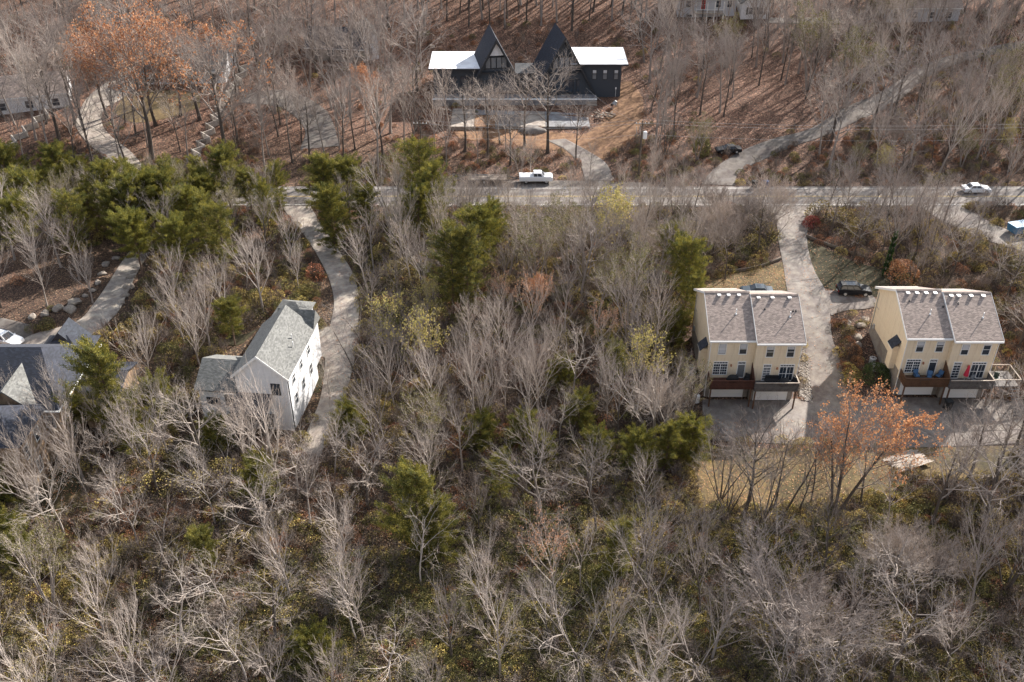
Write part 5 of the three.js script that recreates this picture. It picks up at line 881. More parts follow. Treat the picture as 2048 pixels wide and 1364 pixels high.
// hand placed: [kind, x of the foot in the photograph, y of the foot, height in metres, turn, lean x, lean z]
const PLACED = [
  // oaks and tall trees beyond the road at the left
  ['oakRust', 303, 318, 30, .5], ['oakThin', 452, 322, 26, 2.2], ['oakThin', 400, 240, 20, 3.5], ['oakRust', 215, 235, 18, 2.5], ['oakRust', 312, 250, 20, 4], ['oakThin', 362, 232, 19, 1], ['oakThin', 268, 222, 17, 5], ['tallB', 243, 335, 21, 1, -.1], ['tallA', 120, 292, 22, 2, -.05], ['spreadC', 118, 276, 21, 3], ['tallC', 72, 280, 20, 1], ['tallB', 30, 250, 18, 4], ['tallA', 190, 345, 19, 2, -.12], ['spreadA', 260, 352, 16, 4, -.12],
  ['roundOrange', 731, 262, 14.5, 1], ['tallA', 585, 325, 19, 3], ['tallB', 530, 342, 16, 1, -.08], ['tallA', 620, 325, 17, 2], ['tallA', 710, 298, 17, 5], ['tallC', 757, 348, 19, 2], ['spreadC', 832, 262, 16, 3], ['tallB', 650, 315, 15, 4], ['tallA', 480, 325, 14, 4], ['spreadB', 560, 250, 14, 2], ['tallB', 538, 310, 15, 3], ['tallB', 680, 300, 15, 2],
  // before the black house
  ['spreadC', 975, 310, 16, 1.2], ['spreadC', 1095, 306, 20, 2.6], ['spreadC', 1050, 292, 15, 4], ['crookA', 893, 340, 15, 2], ['smallB', 1060, 355, 9, 1], ['multiB', 1040, 352, 8, 3], ['smallA', 1180, 352, 7, 2], ['multiA', 1150, 350, 6, 3], ['vaseA', 870, 300, 14, 2], ['crookA', 1012, 300, 13, 5],
  ['spreadC', 930, 302, 15, 1], ['vaseA', 1000, 288, 14, 3], ['spreadC', 1152, 320, 13, 5], ['crookA', 955, 332, 13, 2], ['tallC', 900, 270, 16, 4], ['spreadC', 1020, 330, 12, 1],
  // the leafy slope at the right
  ['tallA', 1447, 233, 18, 1], ['tallB', 1440, 225, 17, 3], ['tallA', 1518, 171, 16, 2], ['tallC', 1566, 126, 18, 4], ['tallA', 1562, 160, 18, 1], ['tallB', 1570, 170, 17, 5], ['spreadC', 1660, 292, 18, 2, .06], ['spreadC', 1788, 240, 16, 4], ['tallA', 1400, 230, 17, 2, .0], ['tallB', 1465, 195, 15, 4],
  ['greenish', 1395, 318, 9, 1], ['multiA', 1330, 310, 13, 2], ['tallA', 1318, 330, 15, 3],
  // along the road at the right
  ['multiA', 1806, 486, 15, 3, .1], ['vaseB', 1770, 455, 15, 2], ['multiA', 1858, 520, 14, 5, .1], ['vaseB', 1740, 476, 13, 1, .06], ['multiA', 1790, 500, 13, 2, .08], ['vaseB', 1830, 520, 13, 4, .1], ['tallB', 1690, 452, 13, 3, .06], ['spreadA', 1648, 438, 11, 5, .05], ['crookC', 1760, 520, 11, 1, .1], ['multiB', 1850, 470, 11, 3, .1],
  ['tallB', 748, 545, 13, 2, -.03], ['tallC', 738, 600, 13, 4, -.04], ['tallB', 745, 660, 12, 1, -.04], ['crookC', 735, 720, 11, 3, -.04], ['tallA', 700, 470, 12, 1, -.03],
  ['crookC', 1450, 560, 10, 1, -.1], ['multiA', 1395, 545, 13, 4], ['spreadB', 1512, 510, 11, 2, .2], ['ivy', 1768, 553, 14, 2, .18], ['spreadA', 1705, 520, 11, 4, .06], ['spreadA', 1900, 560, 12, 3, .2], ['crookA', 1985, 575, 11, 5, .15], ['spreadC', 1660, 470, 9, 2, .12], ['tallB', 1945, 500, 12, 2, .1], ['spreadA', 2010, 600, 11, 4], ['crookC', 1880, 578, 9, 1],
  // the row of cedars by the road
  ['cedarA', 62, 520, 12, 1], ['tallC', 30, 520, 14, 2, -.05], ['tallC', 122, 535, 14, 3], ['cedarC', 165, 520, 12, 4], ['cedarB', 250, 500, 12, 1], ['cedarA', 285, 490, 13.5, 2], ['cedarA', 318, 480, 13, 3], ['cedarB', 345, 478, 12.5, 4], ['cedarA', 392, 500, 12, 5], ['cedarC', 425, 520, 12, 6], ['tallB', 340, 540, 14, 2], ['cedarA', 290, 560, 12.5, 4], ['tallC', 262, 500, 13, 1], ['tallB', 160, 560, 13, 5], ['vaseA', 85, 560, 13, 3, -.05], ['cedarC', 455, 545, 12, 1], ['cedarA', 370, 565, 11.5, 3], ['cedarB', 420, 455, 10, 2], ['cedarB', 505, 430, 9, 1], ['cedarC', 540, 470, 10, 3],
  ['cedarF', 655, 445, 13, 1], ['cedarB', 700, 440, 12, 2], ['cedarF', 672, 505, 12, 5], ['cedarB', 735, 470, 9, 4], ['cedarC', 562, 430, 10, 2],
  ['cedarC', 846, 455, 16, 1], ['cedarC', 872, 480, 14, 2], ['cedarB', 840, 500, 12, 3], ['cedarD', 908, 640, 15.5, 1], ['cedarD', 938, 642, 15.5, 3], ['cedarB', 955, 560, 13, 2], ['cedarF', 985, 500, 9, 4],
  ['cedarC', 1370, 620, 12, 1], ['cedarC', 1352, 600, 11, 3], ['cedarB', 1340, 545, 9, 2], ['cedarC', 1385, 655, 9, 5], ['cedarE', 1345, 690, 6, 2],
  // cedars in the nearer wood
  ['cedarE', 320, 850, 8, 2], ['cedarE', 700, 880, 6, 3], ['cedarF', 838, 1120, 14, 1], ['cedarF', 880, 1130, 10, 4], ['cedarE', 1155, 860, 6, 2], ['cedarE', 1195, 930, 6, 5], ['cedarF', 1330, 945, 8, 2], ['cedarE', 1380, 925, 7, 4], ['cedarE', 1270, 940, 6.5, 1], ['cedarF', 1235, 1160, 9, 2], ['cedarE', 1225, 760, 6, 3], ['cedarE', 1120, 780, 6, 1], ['cedarE', 1085, 930, 5, 4], ['cedarE', 35, 1130, 7, 3], ['cedarE', 0, 1020, 7, 1], ['cedarB', 470, 690, 8, 2], ['cedarB', 150, 880, 8, 4], ['cedarE', 440, 905, 6, 1], ['cedarE', 520, 1010, 7, 3], ['cedarC', 1000, 1010, 8, 2], ['cedarE', 640, 1340, 6, 5], ['cedarE', 960, 900, 6, 2], ['cedarE', 1045, 895, 6, 1], ['cedarB', 420, 1150, 7, 2],
  // the nearer wood, trees one can tell apart
  ['domeA', 1330, 850, 8.2, 1], ['greenish', 1375, 838, 9, 2], ['fanA', 1075, 842, 14.5, 1], ['fanB', 1062, 850, 13, 4], ['fanA', 1215, 842, 11, 3], ['fanB', 870, 860, 13, 2], ['fanA', 960, 880, 12, 5], ['fanB', 790, 820, 12, 3], ['vaseA', 1000, 740, 13, 2], ['crookA', 1120, 890, 10, 4, .15], ['salmon', 1060, 690, 12, 2], ['salmon', 1190, 720, 10, 1], ['roundOrange', 1070, 640, 8, 2], ['salmon', 1110, 1200, 12, 4], ['salmon', 1010, 640, 8, 4],
  ['mapleOrange', 1668, 1030, 20.5, .3], ['spreadB', 1487, 1035, 15.5, 1], ['multiA', 1522, 1050, 15, 3], ['multiA', 1440, 1000, 13, 5], ['spreadD', 1500, 1000, 12, 4], ['crookD', 1570, 1030, 13, 1], ['tallE', 1620, 1010, 12, 3], ['vaseC', 1720, 1010, 12, 2], ['vaseB', 1550, 1010, 13, 2], ['spreadB', 1598, 1030, 9, 5], ['multiA', 1455, 1030, 11, 2], ['domeA', 1800, 1150, 7.5, 2], ['domeA', 1745, 1140, 6.5, 4], ['domeB', 1880, 1160, 6.5, 1],
  ['spreadA', 1960, 1080, 16, 2, .12], ['spreadA', 2040, 1010, 15, 4], ['multiA', 2010, 1180, 15, 3], ['spreadC', 1935, 960, 11, 1], ['multiB', 2060, 900, 13, 2], ['spreadA', 1985, 985, 14.5, 1, .05], ['multiA', 1925, 935, 10, 3], ['spreadC', 2048, 1130, 16, 5], ['spreadA', 2030, 900, 13, 3],
  ['fanA', 372, 690, 13, 3, -.04], ['fanB', 420, 700, 14, 1, -.08], ['fanA', 405, 745, 14, 4, -.1], ['vaseA', 460, 660, 14, 3, -.03], ['vaseA', 528, 630, 15, 2, -.08], ['fanB', 560, 985, 17, 2, -.1], ['crookA', 520, 960, 15, 4, -.1], ['fanA', 498, 940, 13, 4, -.15], ['crookB', 595, 1000, 13, 1, .02], ['crookC', 722, 800, 13.5, 2, -.06], ['spreadB', 735, 780, 9, 4], ['smallB', 660, 815, 8, 2],
  ['fanB', 40, 900, 13, 2, -.12], ['fanA', 150, 900, 13, 1, -.05], ['vaseA', 225, 890, 13, 4, -.03], ['fanC', 280, 880, 12, 2], ['fanB', 105, 1060, 13, 4, -.12], ['crookB', 130, 1080, 12, 1, -.15], ['vaseA', 180, 1000, 11, 4, -.05], ['crookB', 375, 1300, 12, 2, -.3], ['fanB', 215, 1290, 11, 1, -.2], ['fanB', 30, 1350, 15, 3, -.15], ['crookA', 280, 1110, 12, 2, -.08], ['crookA', 430, 1060, 13, 1, -.1], ['crookC', 480, 1030, 12, 3, -.05],
  ['fanA', 730, 1290, 13, 1, -.2], ['crookB', 720, 1290, 11, 4, -.25], ['crookB', 845, 1180, 12, 3, -.02], ['vaseA', 980, 1250, 14, 4], ['fanB', 1000, 1360, 13, 2, .02], ['vaseB', 1260, 1200, 14.5, 1], ['vaseB', 1300, 1260, 16, 3], ['crookA', 1160, 1180, 11, 5], ['crookA', 690, 1130, 13, 2, -.05], ['fanA', 580, 1200, 12, 1, -.1], ['spreadA', 1580, 1400, 15, 1], ['spreadC', 1780, 1370, 14, 4], ['spreadA', 1660, 1390, 13, 3], ['fanC', 1420, 1330, 12, 1], ['vaseB', 1400, 1230, 13, 4],
];
for (const [kind, x, y, h, turn, lx = 0, lz = 0] of PLACED) trees.push({ kind, p: ground(x, y), h, turn, lx: lx * .4, lz: lz * .4, fixed: 1 });
for (const [kind, x, F, h, turn] of PLACEDW) trees.push({ kind, p: V(x, land(x, F), -F), h, turn, lx: 0, lz: 0, fixed: 1 });
// what must stay in view: outlines in the photograph that random crowns may not cover
const CLEAR = [
  [[1368, 568], [1618, 572], [1632, 800], [1400, 800]], [[1722, 568], [1985, 572], [2018, 700], [2010, 790], [1700, 800]], [[1545, 415], [1625, 415], [1700, 780], [1610, 780], [1560, 520]], [[1640, 550], [1750, 560], [1740, 630], [1640, 620]], [[1690, 780], [1860, 780], [1900, 890], [1690, 890]],
  [[480, 655], [560, 600], [620, 605], [640, 700], [620, 860], [560, 860], [470, 800], [410, 720]], [[620, 470], [670, 470], [720, 600], [715, 740], [660, 860], [620, 860], [650, 700]], [[850, 50], [1260, 50], [1290, 290], [1180, 290], [860, 270]], [[1020, 340], [1140, 340], [1140, 380], [1020, 380]],
  [[30, 700], [160, 630], [240, 510], [290, 505], [240, 610], [150, 720]], [[0, 640], [45, 640], [45, 700], [0, 700]], [[0, 690], [150, 690], [170, 780], [0, 780]], [[1400, 280], [1500, 280], [1500, 320], [1400, 320]], [[1410, 130], [1590, 120], [1640, 190], [1420, 290]], [[1430, 905], [1700, 905], [1700, 1000], [1430, 1000]], [[1260, 250], [1300, 250], [1300, 330], [1260, 330]], [[150, 200], [230, 180], [290, 330], [230, 330]], [[400, 330], [385, 320], [490, 140], [510, 160]], [[70, 940], [190, 940], [190, 1010], [110, 1060]],
  [[275, 95], [500, 95], [500, 172], [275, 172]], [[1350, 0], [1540, 0], [1540, 40], [1350, 40]],
  [[1680, 240], [1720, 170], [1850, 130], [1860, 160], [1740, 230]],
  [[1480, 340], [1550, 340], [1550, 385], [1480, 385]], [[1500, 290], [1700, 210], [1720, 250], [1500, 330]], [[200, 735], [270, 735], [270, 830], [200, 830]], [[1640, 460], [1800, 530], [1760, 580], [1640, 560]], [[1400, 535], [1560, 525], [1560, 580], [1400, 575]], [[520, 270], [740, 270], [740, 330], [520, 330]], [[620, 380], [760, 376], [760, 396], [620, 396]], [[1960, 730], [2018, 730], [2018, 775], [1960, 775]], [[1920, 440], [2048, 440], [2048, 490], [1960, 470]],
];
function blocked(p, h, r, slack) {
  for (const P of noGrow) if (inPoly(p.x, -p.z, P)) return true;
  let n = 0;
  for (const [f, k] of [[.1, 0], [.35, 0], [.55, -1], [.55, 1], [.78, -1], [.78, 1], [.78, 0], [.98, 0]]) { const q = pix(p.clone().add(V(k * r * .72, h * f, 0))); for (const P of CLEAR) if (inPoly(q[0], q[1], P)) { n++; break; } }
  return n > slack;
}
function scatter(seed, area, gap, mixOf, hLo, hHi, slack = 0, tries = 4000, seedTrees = true) {
  const r = RNG(seed), corners = area.map(([x, y]) => ground(x, y)), xs = corners.map((c) => c.x), fs = corners.map((c) => -c.z), W = corners.map((c) => [c.x, -c.z]);
  const x0 = min(...xs), x1 = max(...xs), f0 = min(...fs), f1 = max(...fs), out = [];
  for (let i = 0; i < tries; i++) {
    const x = mix(x0, x1, r()), F = mix(f0, f1, r());
    if (!inPoly(x, F, W)) { r(); r(); continue; }
    const kind = mixOf[floor(r() * mixOf.length)], h = mix(hLo, hHi, r()), p = V(x, land(x, F), -F), U = PROTO[kind].userData, R = U.r * h / U.h;
    const g2 = gap * (isCedar(kind) ? .8 : 1);
    if (trees.some((t) => hypot(t.p.x - x, t.p.z + F) < g2 * (t.h < 6 ? .6 : 1))) continue;
    if (blocked(p, h, R, slack)) continue;
    trees.push({ kind, p, h, turn: r() * 6.3, lx: (r() - .5) * .16, lz: (r() - .5) * .16 });
  }
}
const NEAR = ['fanD', 'vaseC', 'tallD', 'spreadD', 'crookD', 'tallE', 'fanA', 'tallC', 'vaseA', 'crookA', 'crookB', 'fanC', 'vaseB', 'smallB', 'tallB', 'multiB', 'crookC', 'fanB', 'spreadC', 'smallA', 'greenish'], NEARR = ['crookD', 'spreadD', 'tallE', 'vaseC', 'fanD', 'spreadA', 'spreadC', 'crookC', 'vaseB', 'multiA', 'fanC', 'smallA', 'domeB', 'spreadB', 'crookA'], MID = ['fanD', 'vaseC', 'tallD', 'tallE', 'spreadD', 'vaseA', 'vaseB', 'fanA', 'fanC', 'tallC', 'smallB', 'smallA', 'greenish', 'multiB', 'crookA', 'yellowish'], FAR = ['tallD', 'tallE', 'spreadD', 'tallA', 'tallB', 'tallC', 'spreadC', 'tallB', 'vaseB', 'spreadA', 'tallC'];
scatter(21, [[-60, 415], [560, 408], [560, 470], [-60, 480]], 3.4, ['vaseA', 'tallC', 'cedarC', 'smallB', 'fanA', 'greenish', 'cedarB'], 9, 13, 1, 900);
scatter(22, [[880, 424], [1380, 424], [1380, 452], [880, 452]], 2.6, ['smallA', 'smallB', 'vaseA', 'multiB'], 7, 10, 2, 700);
scatter(1, [[-150, 1010], [200, 1020], [420, 905], [560, 960], [760, 900], [1380, 940], [1420, 1020], [1440, 1700], [-200, 1700]], 4.9, NEAR, 9, 16, 1, 7000);
scatter(2, [[1420, 1020], [1700, 1030], [1900, 985], [2150, 940], [2260, 1700], [1440, 1700]], 4.8, NEARR, 9, 15, 1, 4000);
scatter(3, [[770, 430], [1000, 424], [1360, 430], [1375, 640], [1390, 820], [1380, 930], [760, 900], [775, 700]], 3.9, MID, 8.5, 15, 0, 5000);
scatter(4, [[-60, 470], [240, 440], [560, 425], [620, 540], [640, 640], [520, 640], [470, 700], [400, 760], [300, 800], [270, 620], [240, 640], [-60, 650]], 6, ['vaseA', 'vaseB', 'fanA', 'tallB', 'smallA', 'fanB'], 9, 13.5, 0, 3000);
scatter(5, [[1640, 425], [1850, 430], [2000, 520], [2150, 560], [2150, 900], [2030, 690], [2010, 600], [1900, 590], [1800, 585], [1660, 480]], 3.9, ['crookC', 'spreadC', 'smallA', 'multiA', 'yellowish', 'crookA', 'smallC', 'domeB'], 6, 11, 0, 2500);
scatter(6, [[1365, 425], [1545, 425], [1560, 510], [1480, 540], [1380, 548]], 3.6, ['smallA', 'domeB', 'crookC', 'multiA', 'smallC', 'domeA'], 5, 10, 1, 1200);
scatter(7, [[-120, 340], [850, 350], [860, 130], [720, 60], [-160, 40]], 4.9, FAR, 13, 20, 1, 9000);
scatter(8, [[-200, 60], [700, 60], [860, 50], [1270, 60], [1340, 30], [1560, 44], [2250, 40], [2300, -70], [-250, -70]], 4.8, FAR, 15, 21, 1, 14000);
scatter(24, [[1370, 422], [1540, 422], [1540, 450], [1370, 450]], 3.0, ['crookC', 'smallA', 'spreadA', 'multiA'], 7, 10, 2, 500);
scatter(25, [[1660, 424], [1850, 424], [1880, 470], [1700, 470]], 3.2, ['crookC', 'spreadA', 'multiA', 'greenish', 'smallA', 'vaseB'], 8, 12, 2, 700);
scatter(26, [[1930, 424], [2120, 424], [2120, 450], [1930, 440]], 3.4, ['smallA', 'crookC', 'multiA'], 6, 9, 2, 400);
scatter(27, [[1280, 372], [1400, 372], [1400, 340], [1280, 340]], 3.2, ['smallB', 'multiA', 'smallA', 'domeA'], 5, 9, 2, 400);
scatter(23, [[830, 52], [1290, 52], [1320, -40], [800, -40]], 3.4, ['tallA', 'tallB', 'tallC', 'tallA'], 16, 22, 1, 2500);
scatter(9, [[1262, 60], [1400, 44], [1560, 50], [2150, 40], [2150, 365], [1640, 365], [1290, 360], [1290, 180]], 4.7, [...FAR, 'greenish', 'vaseA'], 12, 19, 1, 6000);
scatter(10, [[1700, 200], [2150, 130], [2150, 365], [1650, 365]], 4.2, ['greenish', 'yellowish', 'multiA', 'smallA', 'crookC', 'domeB', 'multiB'], 6, 11, 0, 1500);
scatter(11, [[760, 424], [1370, 424], [1370, 470], [760, 470]], 3.2, ['smallA', 'smallB', 'multiB', 'yellowish', 'domeA'], 5, 9, 0, 900);
scatter(12, [[780, 600], [800, 480], [1350, 480], [1380, 900], [760, 900]], 3.7, ['smallA', 'smallB', 'yellowish', 'domeA', 'domeB', 'greenish', 'salmon'], 4.5, 7.5, 0, 2500);
// each tree gets a name, a place and a label that picks it out by its look and the nearest landmark
{
  const MARK = [[1500, 690, 'the left townhouse'], [1860, 690, 'the right townhouse'], [530, 740, 'the white house'], [70, 780, 'the tan house'], [1060, 170, 'the black house'], [1600, 500, 'the townhouse driveway'], [685, 600, 'the curving driveway'], [210, 590, 'the straight driveway'], [1456, 297, 'the black sedan'], [1072, 357, 'the white pickup'], [1445, 25, 'the grey house'], [1715, 860, 'the orange maple'], [912, 540, 'the dark cedars'], [835, 990, 'the foreground cedar'], [0, 1364, 'the bottom left corner'], [2048, 1364, 'the bottom right corner'], [1024, 1364, 'the bottom middle'], [300, 170, 'the rusty oaks'], [670, 110, 'the back house'], [1950, 377, 'the white sedan'], [1780, 170, 'the gravel drive'], [440, 235, 'the climbing fence'], [1330, 850, 'the pale twig dome'], [300, 420, 'the cedar row'], [480, 1364, 'the lower left edge'], [1560, 1364, 'the lower right edge'], [0, 300, 'the three rail fence']];
  const ORD = ['nearest', 'second nearest', 'third nearest', 'fourth nearest', 'fifth nearest', 'sixth nearest', 'seventh nearest', 'eighth nearest', 'ninth nearest', 'tenth nearest', 'eleventh nearest', 'twelfth nearest'];
  const DIR = ['right of', 'below and right of', 'below', 'below and left of', 'left of', 'above and left of', 'above', 'above and right of'];
  const groups = new Map();
  for (const t of trees) {
    const a = pix(t.p.clone().add(V(0, t.h * .5, 0))), b = pix(t.p), c = pix(t.p.clone().add(V(0, t.h, 0)));
    t.px = abs(b[1] - c[1]); t.vis = c[1] < 1364 && b[1] > 0 && a[0] > -60 && a[0] < 2108 ? 1 : 0;
    let best = 1e9; for (const [x, y, n] of MARK) { const d = hypot(a[0] - x, a[1] - y); if (d < best) { best = d; t.key = LOOK[t.kind] + '|' + DIR[(Math.round(atan2(a[1] - y, a[0] - x) / (PI / 4)) + 8) % 8] + '|' + n; t.d = d; } }
    if (!groups.has(t.key)) groups.set(t.key, []);
    groups.get(t.key).push(t);
  }
  for (const [k, list] of groups) { list.sort((p, q) => p.d - q.d); const [look, dir, n] = k.split('|'); list.forEach((t, i) => { t.label = list.length === 1 ? `${look} ${dir} ${n}` : `${look}, ${ORD[min(11, i)]} ${dir} ${n}`; }); }
  const bare = trees.filter((t) => !isCedar(t.kind)).sort((p, q) => (q.fixed || 0) - (p.fixed || 0) || q.vis * q.px - p.vis * p.px), cedars = trees.filter((t) => isCedar(t.kind));
  const firstOf = {}, single = [...bare.slice(0, 298), ...cedars], rest = bare.slice(298);
  const pose = (t, o) => { const s = t.h / PROTO[t.kind].userData.h; o.position.copy(t.p); o.rotation.set(t.lz, t.turn, -t.lx, 'XZY'); o.rotation.order = 'ZXY'; const a = hash2(Math.round(t.p.x * 97), Math.round(t.p.z * 89)); o.scale.set(s * (.86 + .32 * a), s, s * (.86 + .32 * ((a * 7.3) % 1))); };
  for (const t of single) {
    const o = PROTO[t.kind].clone(); delete o.userData.h; delete o.userData.r;
    o.userData = {}; o.name = numbered(isCedar(t.kind) ? 'cedar_tree' : t.kind.startsWith('oak') ? 'oak_tree' : t.kind.startsWith('dome') ? 'bare_shrub' : 'bare_tree');
    pose(t, o); scene.add(tag(o, t.label, t.kind.startsWith('dome') ? 'shrub' : 'tree', isCedar(t.kind) ? 'cedars in the woods' : 'bare and leafy trees in the woods'));
  }
  if (rest.length) {
    const g = new THREE.Group(); g.name = 'far_woodland'; scene.add(tag(g, 'thin bare trees massed together in the woods behind the others', 'woodland', null, 'stuff'));
    const by = {}; for (const t of rest) (by[t.kind] ||= []).push(t);
    for (const [k, list] of Object.entries(by)) for (const part of PROTO[k].children) { const im = new THREE.InstancedMesh(part.geometry, part.material, list.length), d = new THREE.Object3D(); list.forEach((t, i) => { pose(t, d); d.updateMatrix(); im.setMatrixAt(i, d.matrix); }); im.name = part.name; tag(im, null, null, null, 'stuff'); g.add(im); }
  }
  console.log('trees', trees.length, 'bare', bare.length, 'cedars', cedars.length, 'rest', rest.length);
}
// ---------------------------------------------------------------- shrubs one can point at
function bush(seed, { h, w, leaves, size, cols, stems = 14, stemCol = [.09, .068, .054] }) {
  const r = RNG(seed), S = new Soup();
  for (let i = 0; i < stems; i++) {
    const a = r() * 6.3, l = .25 + r() * .9, p0 = V((r() - .5) * w * .35, -.1, (r() - .5) * w * .35), p2 = V(p0.x + cos(a) * w * .5 * l, h * (.55 + r() * .5), p0.z + sin(a) * w * .5 * l), p1 = p0.clone().lerp(p2, .5).add(V((r() - .5) * .4, .15, (r() - .5) * .4));
    const n0 = S.p.length; S.limb([p0, p1, p2], [.022, .016, .006], 3);
    for (let k = 0; k < 9; k++) { const f = .3 + r() * .7, b = f < .5 ? p0.clone().lerp(p1, f * 2) : p1.clone().lerp(p2, f * 2 - 1), e = b.clone().add(V((r() - .5) * 1.0, .15 + r() * .7, (r() - .5) * 1.0).multiplyScalar(h * .36)); S.limb([b, b.clone().lerp(e, .5).add(V((r() - .5) * .12, 0, (r() - .5) * .12)), e], [.012, .009, .004], 3); }
    const v = .7 + r() * .6; for (let q = (S.p.length - n0) / 3; q > 0; q--) S.c.push(stemCol[0] * v, stemCol[1] * v, stemCol[2] * v);
  }
  for (let i = 0; i < leaves; i++) { const a = r() * 6.3, e = Math.acos(1 - r()), R = .55 + .45 * pow(r(), .4), p = V(cos(a) * sin(e) * w / 2 * R, h * (.12 + .88 * cos(e) * R), sin(a) * sin(e) * w / 2 * R), c = cols[floor(r() * cols.length)], v = .65 + r() * .7; if (noise(p.x * 2.1 + seed, p.y * 2.1 + p.z * 1.7) < -.28) continue; S.leaf(p, V(r() - .5, r() - .4, r() - .5), size * (.7 + r() * .7), size * (.5 + r() * .4), c.map((x) => x * v), r); }
  return S.geo();
}
const YEL = [[.46, .35, .08], [.36, .29, .08], [.5, .39, .14], [.27, .21, .06], [.33, .23, .1]], OLV = [[.14, .135, .04], [.21, .185, .06], [.09, .095, .028], [.28, .23, .08]], RST = [[.3, .13, .06], [.24, .1, .05], [.36, .18, .09]], BRN = [[.25, .17, .11], [.32, .23, .15], [.17, .115, .075]], GRN = [[.05, .075, .02], [.07, .09, .025], [.04, .055, .015]];
function shrub(name, label, px, py, s, geo) { const o = new THREE.Mesh(geo, brushMat); o.name = numbered(name); o.position.copy(ground(px, py)); o.scale.setScalar(s); o.castShadow = true; scene.add(tag(o, label, 'shrub')); }
shrub('evergreen_shrub', 'dark green round shrub at the near corner of the right townhouse', 1748, 762, 1, bush(301, { h: 2.7, w: 4.2, leaves: 5200, size: .15, cols: GRN }));
shrub('orange_shrub', 'orange brown shrub in the bed left of the right townhouse', 1706, 708, 1, bush(302, { h: 1.5, w: 2.4, leaves: 1500, size: .12, cols: ORANGE.map((c) => c.map((v) => v * .7)) }));
shrub('orange_shrub', 'orange brown shrub beside the air conditioners of the right townhouse', 1712, 728, .9, bush(303, { h: 1.4, w: 2.2, leaves: 1300, size: .12, cols: ORANGE.map((c) => c.map((v) => v * .7)) }));
shrub('orange_shrub', 'large orange shrub behind the ridge of the right townhouse', 1800, 560, 1.5, bush(304, { h: 2.2, w: 3.6, leaves: 2600, size: .15, cols: ORANGE.map((c) => c.map((v) => v * .75)) }));
shrub('red_shrub', 'dark red shrub at the driveway edge below the road', 1622, 452, 1.2, bush(305, { h: 1.5, w: 2.6, leaves: 1400, size: .14, cols: [[.3, .05, .04], [.24, .06, .05], [.36, .14, .1]] }));
shrub('rusty_shrub', 'rusty red shrub beside the curving driveway at its upper bend', 632, 560, 1.3, bush(306, { h: 2.2, w: 2.4, leaves: 900, size: .15, cols: [[.34, .13, .065], [.26, .1, .05]] }));
shrub('conical_shrub', 'dark green shrub left of the black sedan', 1402, 312, 1.5, bush(307, { h: 3, w: 2.2, leaves: 3000, size: .14, cols: OLV }));
const yellowGeo = [311, 312, 313].map((s) => bush(s, { h: 2.1, w: 3.2, leaves: 1150, size: .13, cols: YEL.map((c) => c.map((v) => v * .72)) }));
[[880, 600, 1.4], [855, 640, 1.3], [790, 560, 1.5], [770, 520, 1.4], [835, 580, 1.2], [1010, 470, 1.5], [985, 452, 1.4], [1640, 440, 1.7], [1680, 452, 1.6], [1720, 470, 1.5], [1530, 480, 1.5], [1505, 500, 1.3], [1330, 640, 1.5], [1300, 690, 1.4], [1290, 650, 1.4], [320, 985, 1.4], [390, 990, 1.5], [450, 965, 1.5]].forEach(([x, y, s], i) => { shrub('yellow_shrub', `yellow leaved bush in the undergrowth, ${['left of the dark cedars', 'lower left of the dark cedars', 'right of the curving driveway', 'beside the upper bend of the curving driveway', 'between the curving driveway and the dark cedars', 'right of the dark cedars near the road', 'close to the road above the dark cedars', 'at the mouth of the townhouse driveway', 'right of the townhouse driveway mouth', 'above the shaded lawn', 'left of the townhouse driveway', 'above the stacked logs left of the driveway', 'left of the left townhouse', 'farther left of the left townhouse', 'left of the left townhouse, higher up', 'below the tan house lawn, leftmost of three', 'below the tan house lawn, middle of three', 'below the tan house lawn, rightmost of three'][i]}`, x, y, s, yellowGeo[i % 3]); });

